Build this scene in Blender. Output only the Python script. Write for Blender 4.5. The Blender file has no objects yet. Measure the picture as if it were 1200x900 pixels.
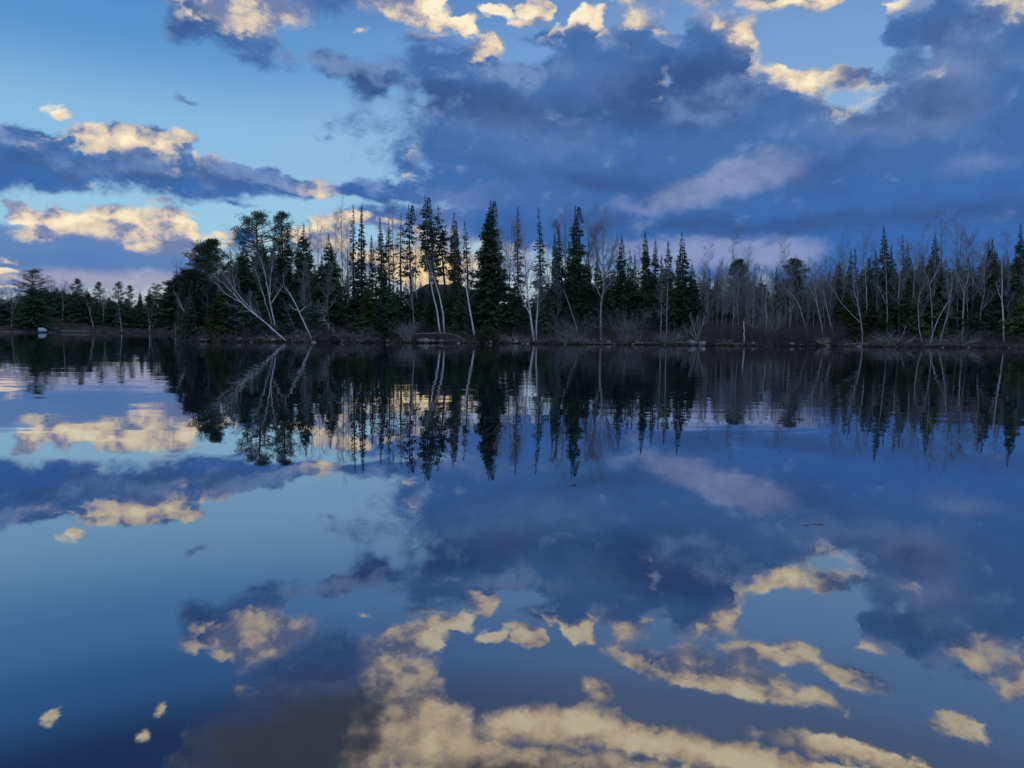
import bpy, math, random
import numpy as np
from mathutils import Matrix, Vector, Euler

C = bpy.context.scene.collection
SC = bpy.context.scene
R = math.radians

# ------------------------------------------------------------------ camera
FPX, W, H = 870.0, 1200.0, 900.0
PITCH, ROLL, EYE = R(3.95), R(0.5), 1.5
cd = bpy.data.cameras.new('camera'); cam = bpy.data.objects.new('camera', cd); C.objects.link(cam)
cd.sensor_width = 36.0; cd.lens = FPX / W * 36.0; cd.clip_start = 0.05; cd.clip_end = 20000.0
CM = Matrix.Rotation(math.pi / 2 - PITCH, 3, 'X') @ Matrix.Rotation(ROLL, 3, 'Z')
cam.matrix_world = Matrix.Translation((0, 0, EYE)) @ CM.to_4x4()
SC.camera = cam

def ray(px, py):
    return (CM @ Vector(((px - W / 2) / FPX, -(py - H / 2) / FPX, -1.0))).normalized()
def azel(px, py, mirror=False):
    d = ray(px, py); z = -d.z if mirror else d.z
    return math.degrees(math.atan2(d.x, d.y)), math.degrees(math.asin(z))

# ------------------------------------------------------------------ render / exposure
SC.view_settings.view_transform = 'Standard'; SC.view_settings.look = 'None'
SC.view_settings.exposure = 0.0; SC.view_settings.gamma = 1.0
SC.render.engine = 'CYCLES'
SC.cycles.max_bounces = 4; SC.cycles.diffuse_bounces = 2; SC.cycles.glossy_bounces = 2
SC.cycles.transmission_bounces = 0; SC.cycles.volume_bounces = 0
SC.cycles.caustics_reflective = False; SC.cycles.caustics_refractive = False
SC.cycles.use_adaptive_sampling = True; SC.cycles.adaptive_threshold = 0.015

# ------------------------------------------------------------------ sun and sky
SUN_AZ, SUN_EL = -5.0, 1.0
sd = bpy.data.lights.new('sun', 'SUN'); sd.energy = 0.5; sd.angle = R(1.0); sd.color = (1, .82, .6)
sun = bpy.data.objects.new('sun', sd); C.objects.link(sun)
_s = Vector((math.sin(R(SUN_AZ)) * math.cos(R(SUN_EL)), math.cos(R(SUN_AZ)) * math.cos(R(SUN_EL)), math.sin(R(SUN_EL))))
sun.rotation_euler = _s.to_track_quat('Z', 'Y').to_euler(); sun.location = _s * 300

def lin(r, g, b):
    f = lambda c: (c / 12.92 if c <= .04045 else ((c + .055) / 1.055) ** 2.4)
    return tuple(f(v / 255.0) for v in (r, g, b))

class NT:
    """tiny helper to write node trees as expressions"""
    def __init__(s, tree): s.t = tree; tree.nodes.clear()
    def n(s, kind, **kw):
        n = s.t.nodes.new(kind)
        for k, v in kw.items(): setattr(n, k, v)
        return n
    def put(s, sock, v):
        if isinstance(v, bpy.types.NodeSocket): s.t.links.new(v, sock)
        elif v is not None:
            if isinstance(v, tuple) and len(v) == 3 and sock.type == 'RGBA': v = v + (1.0,)
            sock.default_value = v
    def m(s, op, a, b=None, c=None, clamp=False):
        n = s.n('ShaderNodeMath', operation=op, use_clamp=clamp)
        for i, v in enumerate((a, b, c)):
            if v is not None: s.put(n.inputs[i], v)
        return n.outputs[0]
    def v(s, op, a, b=None, c=None):
        n = s.n('ShaderNodeVectorMath', operation=op)
        for i, x in enumerate((a, b, c)):
            if x is not None: s.put(n.inputs[i], x)
        return n.outputs[0]
    def ss(s, x, lo, hi, a=0.0, b=1.0):
        n = s.n('ShaderNodeMapRange', interpolation_type='SMOOTHSTEP')
        for i, q in enumerate((x, lo, hi, a, b)): s.put(n.inputs[i], q)
        return n.outputs[0]
    def mix(s, f, a, b):
        n = s.n('ShaderNodeMix', data_type='RGBA')
        s.put(n.inputs[0], f); s.put(n.inputs[6], a); s.put(n.inputs[7], b)
        return n.outputs[2]
    def noise(s, vec, scale, detail=4, rough=.5, out=0, lac=2.0):
        n = s.n('ShaderNodeTexNoise'); s.put(n.inputs['Vector'], vec)
        n.inputs['Scale'].default_value = scale; n.inputs['Detail'].default_value = detail
        n.inputs['Roughness'].default_value = rough; n.inputs['Lacunarity'].default_value = lac
        return n.outputs[out]
    def comb(s, x, y, z=0.0):
        n = s.n('ShaderNodeCombineXYZ')
        for i, q in enumerate((x, y, z)): s.put(n.inputs[i], q)
        return n.outputs[0]

# each cloud mass: (x, y, half width, half height, tilt, weight) read off the photograph and turned into a
# compass direction and a height above the horizon; 'R_' entries were read off the mirror image in the lake
BACK = [(-60,305,160,52,0,1),(80,303,190,48,0,1.1),(190,300,80,40,0,.9),(285,288,50,22,0,.5)]
MAIN = [(585,105,125,46,12,1),(700,78,110,56,0,1.1),(690,30,34,26,0,1),(815,85,95,66,0,1.2),(858,42,44,34,30,1),(760,42,64,32,0,1),(930,98,50,30,30,1),(645,50,34,20,0,.9),(556,66,34,20,0,.85),
        (760,165,330,88,0,1.3),(980,222,330,92,0,1.4),(640,212,190,56,0,1.15),(555,216,70,30,0,1),(1125,110,112,110,0,1.25),(1140,30,105,60,0,1.1),(1260,150,150,200,0,1.2),
        (1066,120,46,30,0,1),(997,84,26,36,20,.8),(1120,260,330,58,0,1.4),(760,262,330,42,0,1.2),(930,240,350,70,0,1.3),(468,222,108,16,0,.95),(490,262,105,24,0,.9),(590,268,90,20,0,.95),
        (1080,305,280,46,0,1.1),(830,305,170,34,0,.85),(1260,300,160,60,0,1.1),
        (60,192,120,34,0,1.1),(205,202,112,28,6,1.1),(300,210,76,20,8,1.05),(-40,182,120,44,0,1.2),(150,172,84,28,0,1),(100,164,34,16,0,.9),(212,163,30,14,0,.9),(190,230,24,12,0,.55),
        (52,126,24,11,8,.62),(428,35,13,11,0,.6),(262,28,92,32,8,.9),(305,6,66,30,8,1),(222,34,44,28,0,.7),(300,66,70,16,8,.45),(484,6,50,20,8,1),(526,30,38,13,10,.8),(567,50,20,11,10,.65),(500,42,60,12,0,.45),
        (628,12,25,15,0,1),(606,27,20,9,0,.65),(580,16,24,10,0,.65),(958,6,48,17,0,.75),(895,-6,48,13,0,.7),(1176,8,30,10,0,.7),(913,66,14,8,0,.6),
        (398,78,38,22,15,.62),(440,98,44,28,20,.75),(388,165,24,8,0,.42),(425,150,24,7,0,.42),(285,240,50,6,0,.45),(345,70,30,10,0,.42),(215,118,26,8,0,.38),
        (135,262,50,27,0,1.1),(192,264,42,28,0,1.15),(82,260,38,20,10,1),(28,247,30,13,12,.95),(190,290,42,12,0,1),(55,274,46,14,0,.8),
        (290,280,50,17,0,.65),(376,222,22,15,0,.75),(396,264,40,22,0,.75),(372,286,44,20,0,.8),(497,312,64,32,0,1.1),(438,304,40,24,0,.8),(548,308,36,24,0,.9),(592,308,60,16,0,.55),
        (12,303,26,6,0,.5),(10,316,16,5,0,.45),(4,329,34,9,0,.5),(224,342,26,9,0,.55)]
HOLES = [(948,48,72,36,0,.8),(1008,42,26,50,-12,.6),(988,117,44,16,14,.48),(778,93,14,18,0,.55),(618,158,18,8,0,.45),(625,66,34,12,0,.5),(1092,48,16,22,0,.4),(660,22,12,18,0,.4),(725,28,12,14,0,.4),(800,18,16,12,0,.4)]
WARM = [(140,262,112,46,0,1.15),(196,270,66,40,0,.9),(120,265,60,34,0,.3),(30,246,40,24,0,.8),(150,165,104,30,0,.85),(50,126,34,20,0,1.1),(305,12,62,34,0,.95),(502,18,84,34,10,.95),(567,50,26,18,0,.9),(428,35,24,20,0,1.1),(622,16,46,26,0,1),(694,16,44,24,0,.9),(752,14,44,20,0,.8),
        (872,32,52,38,30,1.15),(957,86,42,34,30,1.15),(925,66,26,16,0,.9),(955,6,84,26,0,1.4),(1095,50,30,44,0,.5),(1176,8,44,20,0,1),(1120,105,40,18,0,.3),(495,180,16,16,0,.8),(476,205,20,9,0,.8),
        (372,225,26,22,0,.4),(396,268,50,30,0,.62),(372,286,50,24,0,.6),(500,312,100,46,0,1.4),(10,312,46,34,0,1.0),(225,340,34,20,0,1.1),(292,274,34,20,0,.35),(990,118,44,20,0,.5),(778,95,14,16,0,.8),(612,165,20,10,0,.4),(610,306,70,26,0,.6)]
LITE = [(815,224,115,20,-12,1.1),(900,205,90,24,0,.55),(830,295,130,26,0,.95),(1110,75,110,60,0,.6),(1150,190,90,22,0,.5),(540,225,90,24,0,.4),(915,300,60,30,0,.8),(780,310,120,30,0,.6),
        (720,95,90,30,0,.35),(1010,150,90,34,0,.5),(500,265,90,40,0,.45),(640,170,130,34,0,.35),(590,130,70,26,0,.35),(1120,140,80,34,0,.4),(250,200,80,16,0,.4),(120,195,40,16,0,.25)]
DARK = [(810,100,110,54,0,1.0),(690,130,110,40,0,.5),(705,215,120,22,8,.6),(950,200,110,36,0,.4),(1080,125,110,38,0,.6),(530,112,100,34,10,.7),(1100,250,250,24,0,.5),(780,262,230,16,0,.6),(220,26,70,30,0,.6),(420,88,70,30,20,.6),(170,196,60,22,0,.6),(40,185,60,24,0,.4),(330,212,50,14,0,.4),(1000,88,40,40,0,.6)]
FRONT = [(90,196,60,24,0,.8),(172,192,40,20,0,.85),(235,200,60,20,6,.8),(835,125,100,44,0,.7),(990,88,30,34,20,.6),(650,82,70,28,0,.55),(735,56,56,22,0,.5),(915,108,30,12,0,.5)]
# above the top of the frame, seen only in the lake
R_MAIN = [(385,808,120,66,0,1.2),(340,872,140,54,0,1.2),(480,862,84,56,0,1.1),(300,745,64,16,-15,.9),(240,740,60,20,0,.6),(640,850,104,30,-6,.85),(845,790,122,26,6,.95),(905,768,66,17,0,.85),(700,806,28,16,10,.62),(60,846,19,11,-40,.58),(184,838,16,13,-30,.55),(165,866,15,17,0,.55),
          (790,872,200,22,4,.8),(900,892,200,16,0,.75),(1010,886,150,18,0,.75),(600,897,220,28,0,1),(1080,745,104,40,0,1.1),(1150,690,80,40,0,1.1),(1130,853,52,15,10,.65),(1192,780,30,20,0,.75),(515,733,54,8,0,.75),(622,745,22,9,0,.8),(690,746,22,7,0,.75),(1010,800,70,20,10,.6)]
R_WARM = [(515,835,84,90,0,1.3),(300,745,74,26,0,1.0),(640,850,110,40,0,1.2),(470,778,50,34,0,.8),(290,790,40,24,0,.5),(860,785,130,40,0,1.1),(700,806,40,24,0,1),(60,846,40,30,0,.8),(180,850,40,40,0,.8),(760,872,290,36,0,1.2),(1010,886,160,30,0,.9),(1130,850,70,30,0,.8),(1192,790,50,40,0,1.1),(590,740,150,18,0,.8),(960,825,80,20,0,.7)]
R_FRONT = [(378,815,84,74,0,1.15),(340,880,120,62,0,1.15),(690,915,330,28,0,.9),(1085,745,90,34,0,.7)]

def build_sky(world):
    world.use_nodes = True
    T = NT(world.node_tree)
    sky = T.n('ShaderNodeTexSky', sky_type='NISHITA', sun_disc=False)
    sky.sun_elevation = R(SUN_EL); sky.sun_rotation = R(SUN_AZ)
    sky.air_density = 1.0; sky.dust_density = .3; sky.ozone_density = 3.0
    co = T.n('ShaderNodeTexCoord').outputs['Generated']
    sp = T.n('ShaderNodeSeparateXYZ'); T.put(sp.inputs[0], co)
    X, Y, Z = sp.outputs
    az = T.m('MULTIPLY', T.m('ARCTAN2', X, Y), 180 / math.pi)
    el = T.m('MULTIPLY', T.m('ARCSINE', Z), 180 / math.pi)
    q = T.comb(az, el)
    # noise lives on the direction sphere itself (no seam behind the viewer), squeezed a little in height
    p = T.v('MULTIPLY', co, (57.3, 57.3, 80.0))
    w = T.v('SUBTRACT', T.noise(p, .10, 7, .60, out=1), (.5, .5, .5))
    w2 = T.v('SUBTRACT', T.noise(p, .50, 5, .58, out=1), (.5, .5, .5))
    qw = T.v('ADD', T.v('ADD', q, T.v('MULTIPLY', w, (7.5, 3.6, 0))), T.v('MULTIPLY', w2, (2.6, 1.8, 0)))
    qc = T.v('ADD', T.v('ADD', q, T.v('MULTIPLY', w2, (2.4, 1.8, 0))), T.v('MULTIPLY', w, (3.0, 1.6, 0)))
    def field(lst, rl=(), vec=qw, op='ADD', grow=1.25):
        acc = None
        for items, mir in ((lst, False), (rl, True)):
            for (x, y, rx, ry, rot, wt) in items:
                a, e = azel(x, y, mir); a1, _ = azel(x + 1, y, mir); _, e1 = azel(x, y + 1, mir)
                mp = T.n('ShaderNodeMapping', vector_type='TEXTURE')
                T.put(mp.inputs[0], vec); mp.inputs[1].default_value = (a, e, 0)
                mp.inputs[2].default_value = (0, 0, R(rot if mir else -rot))
                mp.inputs[3].default_value = (abs(a1 - a) * rx * grow, abs(e1 - e) * ry * grow, 100.0)
                g = T.n('ShaderNodeTexGradient', gradient_type='SPHERICAL'); T.put(g.inputs[0], mp.outputs[0])
                acc = T.m('MULTIPLY', g.outputs[1], wt) if acc is None else (T.m('MULTIPLY_ADD', g.outputs[1], wt, acc) if op == 'ADD'
                                                                           else T.m('SMOOTH_MAX', T.m('MULTIPLY', g.outputs[1], wt), acc, .10))
        return acc
    n1 = T.m('SUBTRACT', T.noise(p, .30, 8, .58), .5)         # cloud-edge fluff
    n2 = T.m('SUBTRACT', T.noise(T.v('MULTIPLY', p, (1, 1, 1.7)), .085, 5, .55), .5)          # broad tone
    pc = T.v('ADD', p, T.v('MULTIPLY', w2, (1.6, 1.6, 1.6)))
    vo = T.n('ShaderNodeTexVoronoi', feature='SMOOTH_F1'); T.put(vo.inputs['Vector'], pc)
    vo.inputs['Scale'].default_value = .55; vo.inputs['Detail'].default_value = 2.0; vo.inputs['Roughness'].default_value = .5; vo.inputs['Smoothness'].default_value = .35
    bil = T.m('SUBTRACT', .60, vo.outputs['Distance'])          # cauliflower heads
    n3 = T.noise(pc, .36, 8, .60)
    n4 = T.noise(T.v('ADD', pc, (-.35, 0, 1.3)), .36, 5, .55)
    relief = T.m('SUBTRACT', n3, n4)
    n3c = T.m('SUBTRACT', n3, .5)
    # open sky: the Nishita sky, cooled towards the photograph's clear evening blue
    grad = T.n('ShaderNodeValToRGB'); T.put(grad.inputs[0], T.m('DIVIDE', el, 45.0, clamp=True))
    cr = grad.color_ramp; cr.interpolation = 'EASE'
    stops = SKY_STOPS
    while len(cr.elements) < len(stops): cr.elements.new(.5)
    for e_, (ps, c_) in zip(cr.elements, stops): e_.position = ps; e_.color = lin(*c_) + (1,)
    clear = T.mix(.86, T.v('MULTIPLY', sky.outputs[0], (.1, .1, .1)), grad.outputs[0])
    side = T.ss(az, -30.0, 15.0)                               # the right half of the view is the paler one
    clear = T.mix(T.m('MULTIPLY', side, .4), clear, lin(150, 178, 215))
    col = clear
    # low bank on the left
    fb = T.m('MULTIPLY_ADD', n1, .55, field(BACK, op='MAX'))
    bankc = T.mix(T.ss(T.m('ADD', el, T.m('MULTIPLY', n2, 6.0)), 2.5, 8.0), lin(78, 120, 178), lin(104, 138, 190))
    col = T.mix(T.ss(fb, .12, .5, 0, .95), col, bankc)
    glow = T.ss(T.m('ABSOLUTE', T.m('ADD', T.m('ADD', el, T.m('MULTIPLY', n1, 1.5)), -3.2)), .1, 1.1, 1, 0)
    col = T.mix(T.m('MULTIPLY', T.m('MULTIPLY', glow, T.ss(az, -14.0, -24.0)), .6), col, lin(186, 176, 190))
    # the big grey-blue deck and the cumulus: one density, looked up twice - here and a step towards the light
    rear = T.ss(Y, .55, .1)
    gate_hi = T.m('MULTIPLY', T.m('MAXIMUM', rear, T.ss(el, 34.0, 50.0)), .5)
    def density(vec, pts, det):
        f = T.m('SUBTRACT', field(MAIN, R_MAIN, vec=vec, op='MAX', grow=1.37), field(HOLES, vec=vec, grow=1.37))
        f = T.m('ADD', f, gate_hi)
        n = T.m('SUBTRACT', T.noise(pts, .34, det, .60), .5)
        return T.m('MULTIPLY_ADD', T.m('MULTIPLY', n, T.ss(f, -.05, .22)), 1.0, f)
    qd = T.v('ADD', T.v('ADD', q, T.v('MULTIPLY', w, (4.2, 2.4, 0))), T.v('MULTIPLY', w2, (2.2, 1.6, 0)))
    D1 = density(qd, pc, 9)
    D2 = density(T.v('ADD', qd, (.55, 1.25, 0)), T.v('ADD', pc, (.55, 0, 1.7)), 6)
    lit = T.m('EXPONENT', T.m('MULTIPLY', T.m('MAXIMUM', T.m('SUBTRACT', D2, .16), 0.0), -4.2))
    dd = T.ss(D1, .20, T.m('MULTIPLY_ADD', lit, -.17, .58), 0, .98)
    warm = T.m('MINIMUM', field(WARM, R_WARM, vec=qc, grow=1.5), 1.4)
    base = T.mix(T.ss(T.m('ADD', el, T.m('MULTIPLY', n2, 14.0)), 4.0, 19.0), lin(52, 101, 172), lin(70, 112, 168))
    lt = T.m('ADD', field(LITE, vec=qw), T.m('MULTIPLY', n2, .75))
    dk = T.m('ADD', field(DARK, vec=qw), T.m('MULTIPLY', n1, .65))
    deckc = T.mix(T.ss(lt, .10, .95, 0, .9), base, lin(136, 152, 194))
    deckc = T.mix(T.ss(dk, .02, .75, 0, .9), deckc, lin(52, 82, 136))
    cool = T.m('ADD', T.m('MULTIPLY', lit, .8), T.m('MULTIPLY', relief, 2.2))
    deckc = T.mix(T.ss(cool, .18, 1.05, 0, .50), deckc, lin(146, 172, 214))
    deckc = T.mix(T.ss(relief, .0, -.2, 0, .2), deckc, lin(56, 82, 134))
    hi2 = T.ss(el, 23.5, 28.0)
    deckc = T.mix(T.m('MULTIPLY', hi2, .7), deckc, lin(82, 83, 94))
    sh = T.m('ADD', T.m('ADD', T.m('MULTIPLY', lit, .95), T.m('MULTIPLY', relief, T.m('MULTIPLY_ADD', hi2, -1.5, 2.9))), T.m('ADD', T.m('MULTIPLY', warm, .60), T.m('MULTIPLY', bil, .45)))
    wm = T.ss(warm, .03, .42)
    sh = T.m('ADD', T.m('SUBTRACT', sh, .46), T.m('MULTIPLY', hi2, .42))
    cl = T.mix(T.m('MULTIPLY', T.m('MAXIMUM', T.ss(sh, -.05, .50, 0, .88), T.ss(warm, .35, 1.0, 0, .72)), wm), deckc, T.mix(T.m('MULTIPLY', hi2, .6), T.mix(T.ss(relief, -.14, .14), lin(126, 138, 172), lin(190, 180, 180)), lin(118, 110, 108)))
    cl = T.mix(T.m('MULTIPLY', T.ss(sh, .02, 1.0), wm), cl, lin(238, 217, 184))
    cl = T.mix(T.m('MULTIPLY', T.ss(sh, .75, 1.35), wm), cl, lin(255, 241, 206))
    # the sun's own glow low behind the spruces
    gl = field([(497,312,66,34,0,1.0)], vec=qc)
    cl = T.mix(T.ss(gl, .1, .8, 0, .85), cl, (1.0, .76, .38))
    cl = T.mix(T.m('MULTIPLY', T.m('MULTIPLY', hi2, wm), .8), cl, T.v('MULTIPLY', cl, (1.38, 1.29, 1.16)))
    col = T.mix(dd, col, cl)
    # darker lobes in front of the lit ones
    ff = T.m('MULTIPLY_ADD', n1, 1.0, field(FRONT, R_FRONT, op='MAX'))
    frontc = T.mix(T.ss(T.m('ADD', n2, T.m('MULTIPLY', relief, 1.3)), -.16, .26), lin(70, 102, 154), lin(100, 132, 182))
    frontc = T.mix(T.m('MULTIPLY', hi2, .95), frontc, lin(84, 86, 93))
    col = T.mix(T.m('MULTIPLY', T.ss(ff, .2, .62, 0, .9), dd), col, frontc)
    # behind and above the viewer: unseen sky, brightened to light the trees
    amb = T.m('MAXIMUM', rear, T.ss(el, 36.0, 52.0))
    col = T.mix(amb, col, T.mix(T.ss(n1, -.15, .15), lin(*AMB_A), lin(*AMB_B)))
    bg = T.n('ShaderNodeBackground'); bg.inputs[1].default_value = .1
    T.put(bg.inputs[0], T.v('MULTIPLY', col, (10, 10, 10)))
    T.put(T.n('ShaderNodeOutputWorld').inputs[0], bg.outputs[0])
    world.cycles.sampling_method = 'MANUAL'; world.cycles.sample_map_resolution = 512

SKY_STOPS = [(0.0, (205, 200, 196)), (.06, (192, 212, 222)), (.16, (160, 212, 240)), (.29, (146, 198, 238)), (.44, (94, 156, 218)), (.52, (70, 128, 196)), (.61, (46, 76, 128)), (1, (22, 44, 86))]
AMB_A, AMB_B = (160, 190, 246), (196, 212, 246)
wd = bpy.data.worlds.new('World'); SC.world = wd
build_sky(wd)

# ------------------------------------------------------------------ materials
def material(name):
    m = bpy.data.materials.new(name); m.use_nodes = True
    return m, NT(m.node_tree)
def principled(T, col, rough=.8, spec=.3, normal=None):
    b = T.n('ShaderNodeBsdfPrincipled')
    T.put(b.inputs['Base Color'], col); T.put(b.inputs['Roughness'], rough); b.inputs['Specular IOR Level'].default_value = spec
    if normal is not None: T.put(b.inputs['Normal'], normal)
    T.put(T.n('ShaderNodeOutputMaterial').inputs[0], b.outputs[0]); return b
def objco(T): return T.n('ShaderNodeTexCoord').outputs['Object']
def geo(T): return T.n('ShaderNodeNewGeometry').outputs['Position']

def foliage(name, a, b, scale=.7):
    m, T = material(name)
    p = objco(T)
    rnd = T.n('ShaderNodeObjectInfo').outputs['Random']
    c = T.mix(T.ss(T.noise(p, scale, 4, .6), .32, .68), a, b)
    c = T.mix(T.ss(T.noise(p, 6.0, 2, .5), .4, .7, 0, .45), c, tuple(x * 1.55 for x in b))
    hs = T.n('ShaderNodeHueSaturation'); T.put(hs.inputs['Color'], c); T.put(hs.inputs['Value'], T.m('MULTIPLY_ADD', rnd, .9, .6))
    T.put(hs.inputs['Hue'], T.m('MULTIPLY_ADD', rnd, .03, .485))
    principled(T, hs.outputs[0], .75, .25); return m
def bark(name, a, b, scale=3.0, dark=None, zs=.3):
    m, T = material(name)
    p = T.v('MULTIPLY', objco(T), (1, 1, zs))
    c = T.mix(T.ss(T.noise(p, scale, 5, .6), .35, .65), a, b)
    if dark:
        q = T.v('MULTIPLY', objco(T), (1.0, 1.0, 5.0))
        c = T.mix(T.ss(T.noise(q, 1.3, 3, .6), .60, .68), c, dark)
    rnd = T.n('ShaderNodeObjectInfo').outputs['Random']
    hs = T.n('ShaderNodeHueSaturation'); T.put(hs.inputs['Color'], c); T.put(hs.inputs['Value'], T.m('MULTIPLY_ADD', rnd, .4, .8))
    principled(T, hs.outputs[0], .85, .2); return m

M = {}
M['spruce'] = foliage('spruce_needles', (.022, .046, .022), (.052, .092, .044))
M['pine'] = foliage('pine_needles', (.024, .046, .024), (.050, .085, .042))
M['olive'] = foliage('cedar_leaves', (.030, .045, .014), (.065, .085, .028))
M['bluegreen'] = foliage('fir_needles', (.026, .048, .032), (.055, .085, .055))
M['conifer_bark'] = bark('conifer_bark', (.055, .042, .036), (.11, .09, .08))
M['grey_bark'] = bark('grey_bark', (.20, .19, .19), (.34, .33, .32))
M['dark_bark'] = bark('dark_bark', (.07, .062, .06), (.15, .135, .13))
M['birch_bark'] = bark('birch_bark', (.55, .545, .54), (.74, .73, .72), dark=(.08, .07, .07))
M['twig'] = bark('twig_bark', (.145, .15, .155), (.29, .30, .31))
M['red_twig'] = bark('red_twig_bark', (.060, .050, .048), (.125, .105, .10))
M['pale_twig'] = bark('pale_twig_bark', (.26, .25, .245), (.44, .425, .42))
M['driftwood'] = bark('driftwood', (.15, .135, .12), (.34, .31, .28), 6.0)
M['dry_grass'] = bark('dry_grass', (.11, .088, .06), (.24, .20, .14))
m, T = material('forest_floor')
p = geo(T)
c = T.mix(T.ss(T.noise(p, .35, 5, .6), .35, .65), (.026, .022, .019), (.062, .052, .042))
c = T.mix(T.ss(T.noise(p, 2.2, 4, .6), .5, .7), c, (.030, .034, .016))
sp = T.n('ShaderNodeSeparateXYZ'); T.put(sp.inputs[0], p)
c = T.mix(T.ss(sp.outputs[2], .06, .015), c, (.018, .015, .012))
b = T.n('ShaderNodeBump'); b.inputs[0].default_value = .8; b.inputs[1].default_value = .15; T.put(b.inputs['Height'], T.noise(p, 3.0, 6, .65))
principled(T, c, .95, .1, b.outputs[0]); M['ground'] = m
m, T = material('rock')
p = objco(T)
c = T.mix(T.ss(T.noise(p, 2.5, 6, .6), .35, .65), (.12, .115, .11), (.36, .34, .32))
b = T.n('ShaderNodeBump'); b.inputs[0].default_value = .7; b.inputs[1].default_value = .1; T.put(b.inputs['Height'], T.noise(p, 5.0, 6, .65))
principled(T, c, .9, .2, b.outputs[0]); M['rock'] = m

def plain(name, col, rough=.7, spec=.3, var=.25, scale=3.0, stretch=(1, 1, 1)):
    m, T = material(name)
    c = T.mix(T.noise(T.v('MULTIPLY', objco(T), stretch), scale, 4, .6), tuple(x * (1 - var) for x in col), tuple(min(1, x * (1 + var)) for x in col))
    principled(T, c, rough, spec); M[name] = m
plain('shingles', (.034, .025, .028), .9, .15, .35, 2.0, (1, 1, 4))
plain('log_wall', (.045, .032, .026), .85, .2, .3, 2.0, (.3, .3, 6))
plain('window_glass', (.02, .025, .03), .08, .5, .1)
plain('trim', (.20, .17, .15), .8)
plain('weathered_plank', (.46, .45, .44), .85, .2, .3, 2.0, (1, 6, 1))
plain('dark_stone', (.13, .125, .12), .9, .2, .4)
plain('boat_cover', (.40, .47, .52), .6, .3, .08)
plain('boat_hull', (.12, .20, .30), .35, .5, .1)
plain('boat_glass', (.03, .05, .07), .1, .5, .1)

# ------------------------------------------------------------------ mesh helpers
class MB:
    def __init__(s): s.V = []; s.F4 = []; s.F3 = []; s.n = 0
    def add(s, V, F4=None, F3=None):
        V = np.asarray(V, float).reshape(-1, 3)
        if F4 is not None and len(F4): s.F4.append(np.asarray(F4, int).reshape(-1, 4) + s.n)
        if F3 is not None and len(F3): s.F3.append(np.asarray(F3, int).reshape(-1, 3) + s.n)
        s.V.append(V); s.n += len(V)
    def mesh(s, name, mat, smooth=False):
        V = np.concatenate(s.V) if s.V else np.zeros((0, 3))
        f4 = np.concatenate(s.F4) if s.F4 else np.zeros((0, 4), int)
        f3 = np.concatenate(s.F3) if s.F3 else np.zeros((0, 3), int)
        me = bpy.data.meshes.new(name)
        me.vertices.add(len(V)); me.vertices.foreach_set('co', V.astype(np.float32).ravel())
        nl = f4.size + f3.size
        me.loops.add(nl); me.loops.foreach_set('vertex_index', np.concatenate([f4.ravel(), f3.ravel()]).astype(np.int32))
        me.polygons.add(len(f4) + len(f3))
        st = np.concatenate([np.arange(len(f4)) * 4, f4.size + np.arange(len(f3)) * 3]).astype(np.int32)
        me.polygons.foreach_set('loop_start', st)
        if smooth: me.polygons.foreach_set('use_smooth', np.ones(len(st), bool))
        me.update(calc_edges=True); me.validate()
        me.materials.append(mat); return me
    def obj(s, name, mat, parent=None, smooth=False):
        o = bpy.data.objects.new(name, s.mesh(name, mat, smooth)); C.objects.link(o)
        if parent is not None: o.parent = parent
        return o
def unit(v): return v / np.maximum(np.linalg.norm(v, axis=-1, keepdims=True), 1e-9)
def tubes(mb, P, Rr, sides=3):
    """a batch of tapered tubes: P (B,N,3) centre lines, Rr (B,N) radii"""
    P = np.asarray(P, float); Rr = np.asarray(Rr, float)
    B, N, _ = P.shape
    T_ = unit(np.gradient(P, axis=1))
    ref = np.where(np.abs(T_[:, :1, 2:3]) > .8, np.array([[[1., 0, 0]]]), np.array([[[0, 0, 1.]]]))
    U = unit(np.cross(T_, np.broadcast_to(ref, T_.shape))); Vv = np.cross(T_, U)
    a = np.arange(sides) * 2 * math.pi / sides
    ring = P[:, :, None, :] + Rr[:, :, None, None] * (np.cos(a)[None, None, :, None] * U[:, :, None, :] + np.sin(a)[None, None, :, None] * Vv[:, :, None, :])
    idx = np.arange(B * N * sides).reshape(B, N, sides)
    nx = np.roll(idx, -1, axis=2)
    F = np.stack([idx[:, :-1], nx[:, :-1], nx[:, 1:], idx[:, 1:]], -1).reshape(-1, 4)
    mb.add(ring, F)
    if sides == 4: mb.F4.append(idx[:, -1].reshape(-1, 4) + mb.n - B * N * sides)
def cards(mb, P, D, L, Wd, rng, mid=.45):
    """leaf-sized diamond faces at P growing along D"""
    D = unit(D); S = unit(np.cross(D, rng.normal(size=D.shape)))
    L = np.asarray(L)[:, None]; Wd = np.asarray(Wd)[:, None]
    V = np.stack([P, P + D * L * mid + S * Wd * .5, P + D * L, P + D * L * mid - S * Wd * .5], 1)
    n = len(P); mb.add(V, np.arange(4 * n).reshape(n, 4))
def at_t(P, t):
    """points on a batch of polylines; P (B,N,3), t (B,) in 0..1"""
    N = P.shape[1]; f = np.clip(t, 0, 1) * (N - 1); i = np.minimum(f.astype(int), N - 2); k = (f - i)[:, None]
    b = np.arange(len(P)); return P[b, i] * (1 - k) + P[b, i + 1] * k, unit(P[b, i + 1] - P[b, i])
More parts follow.
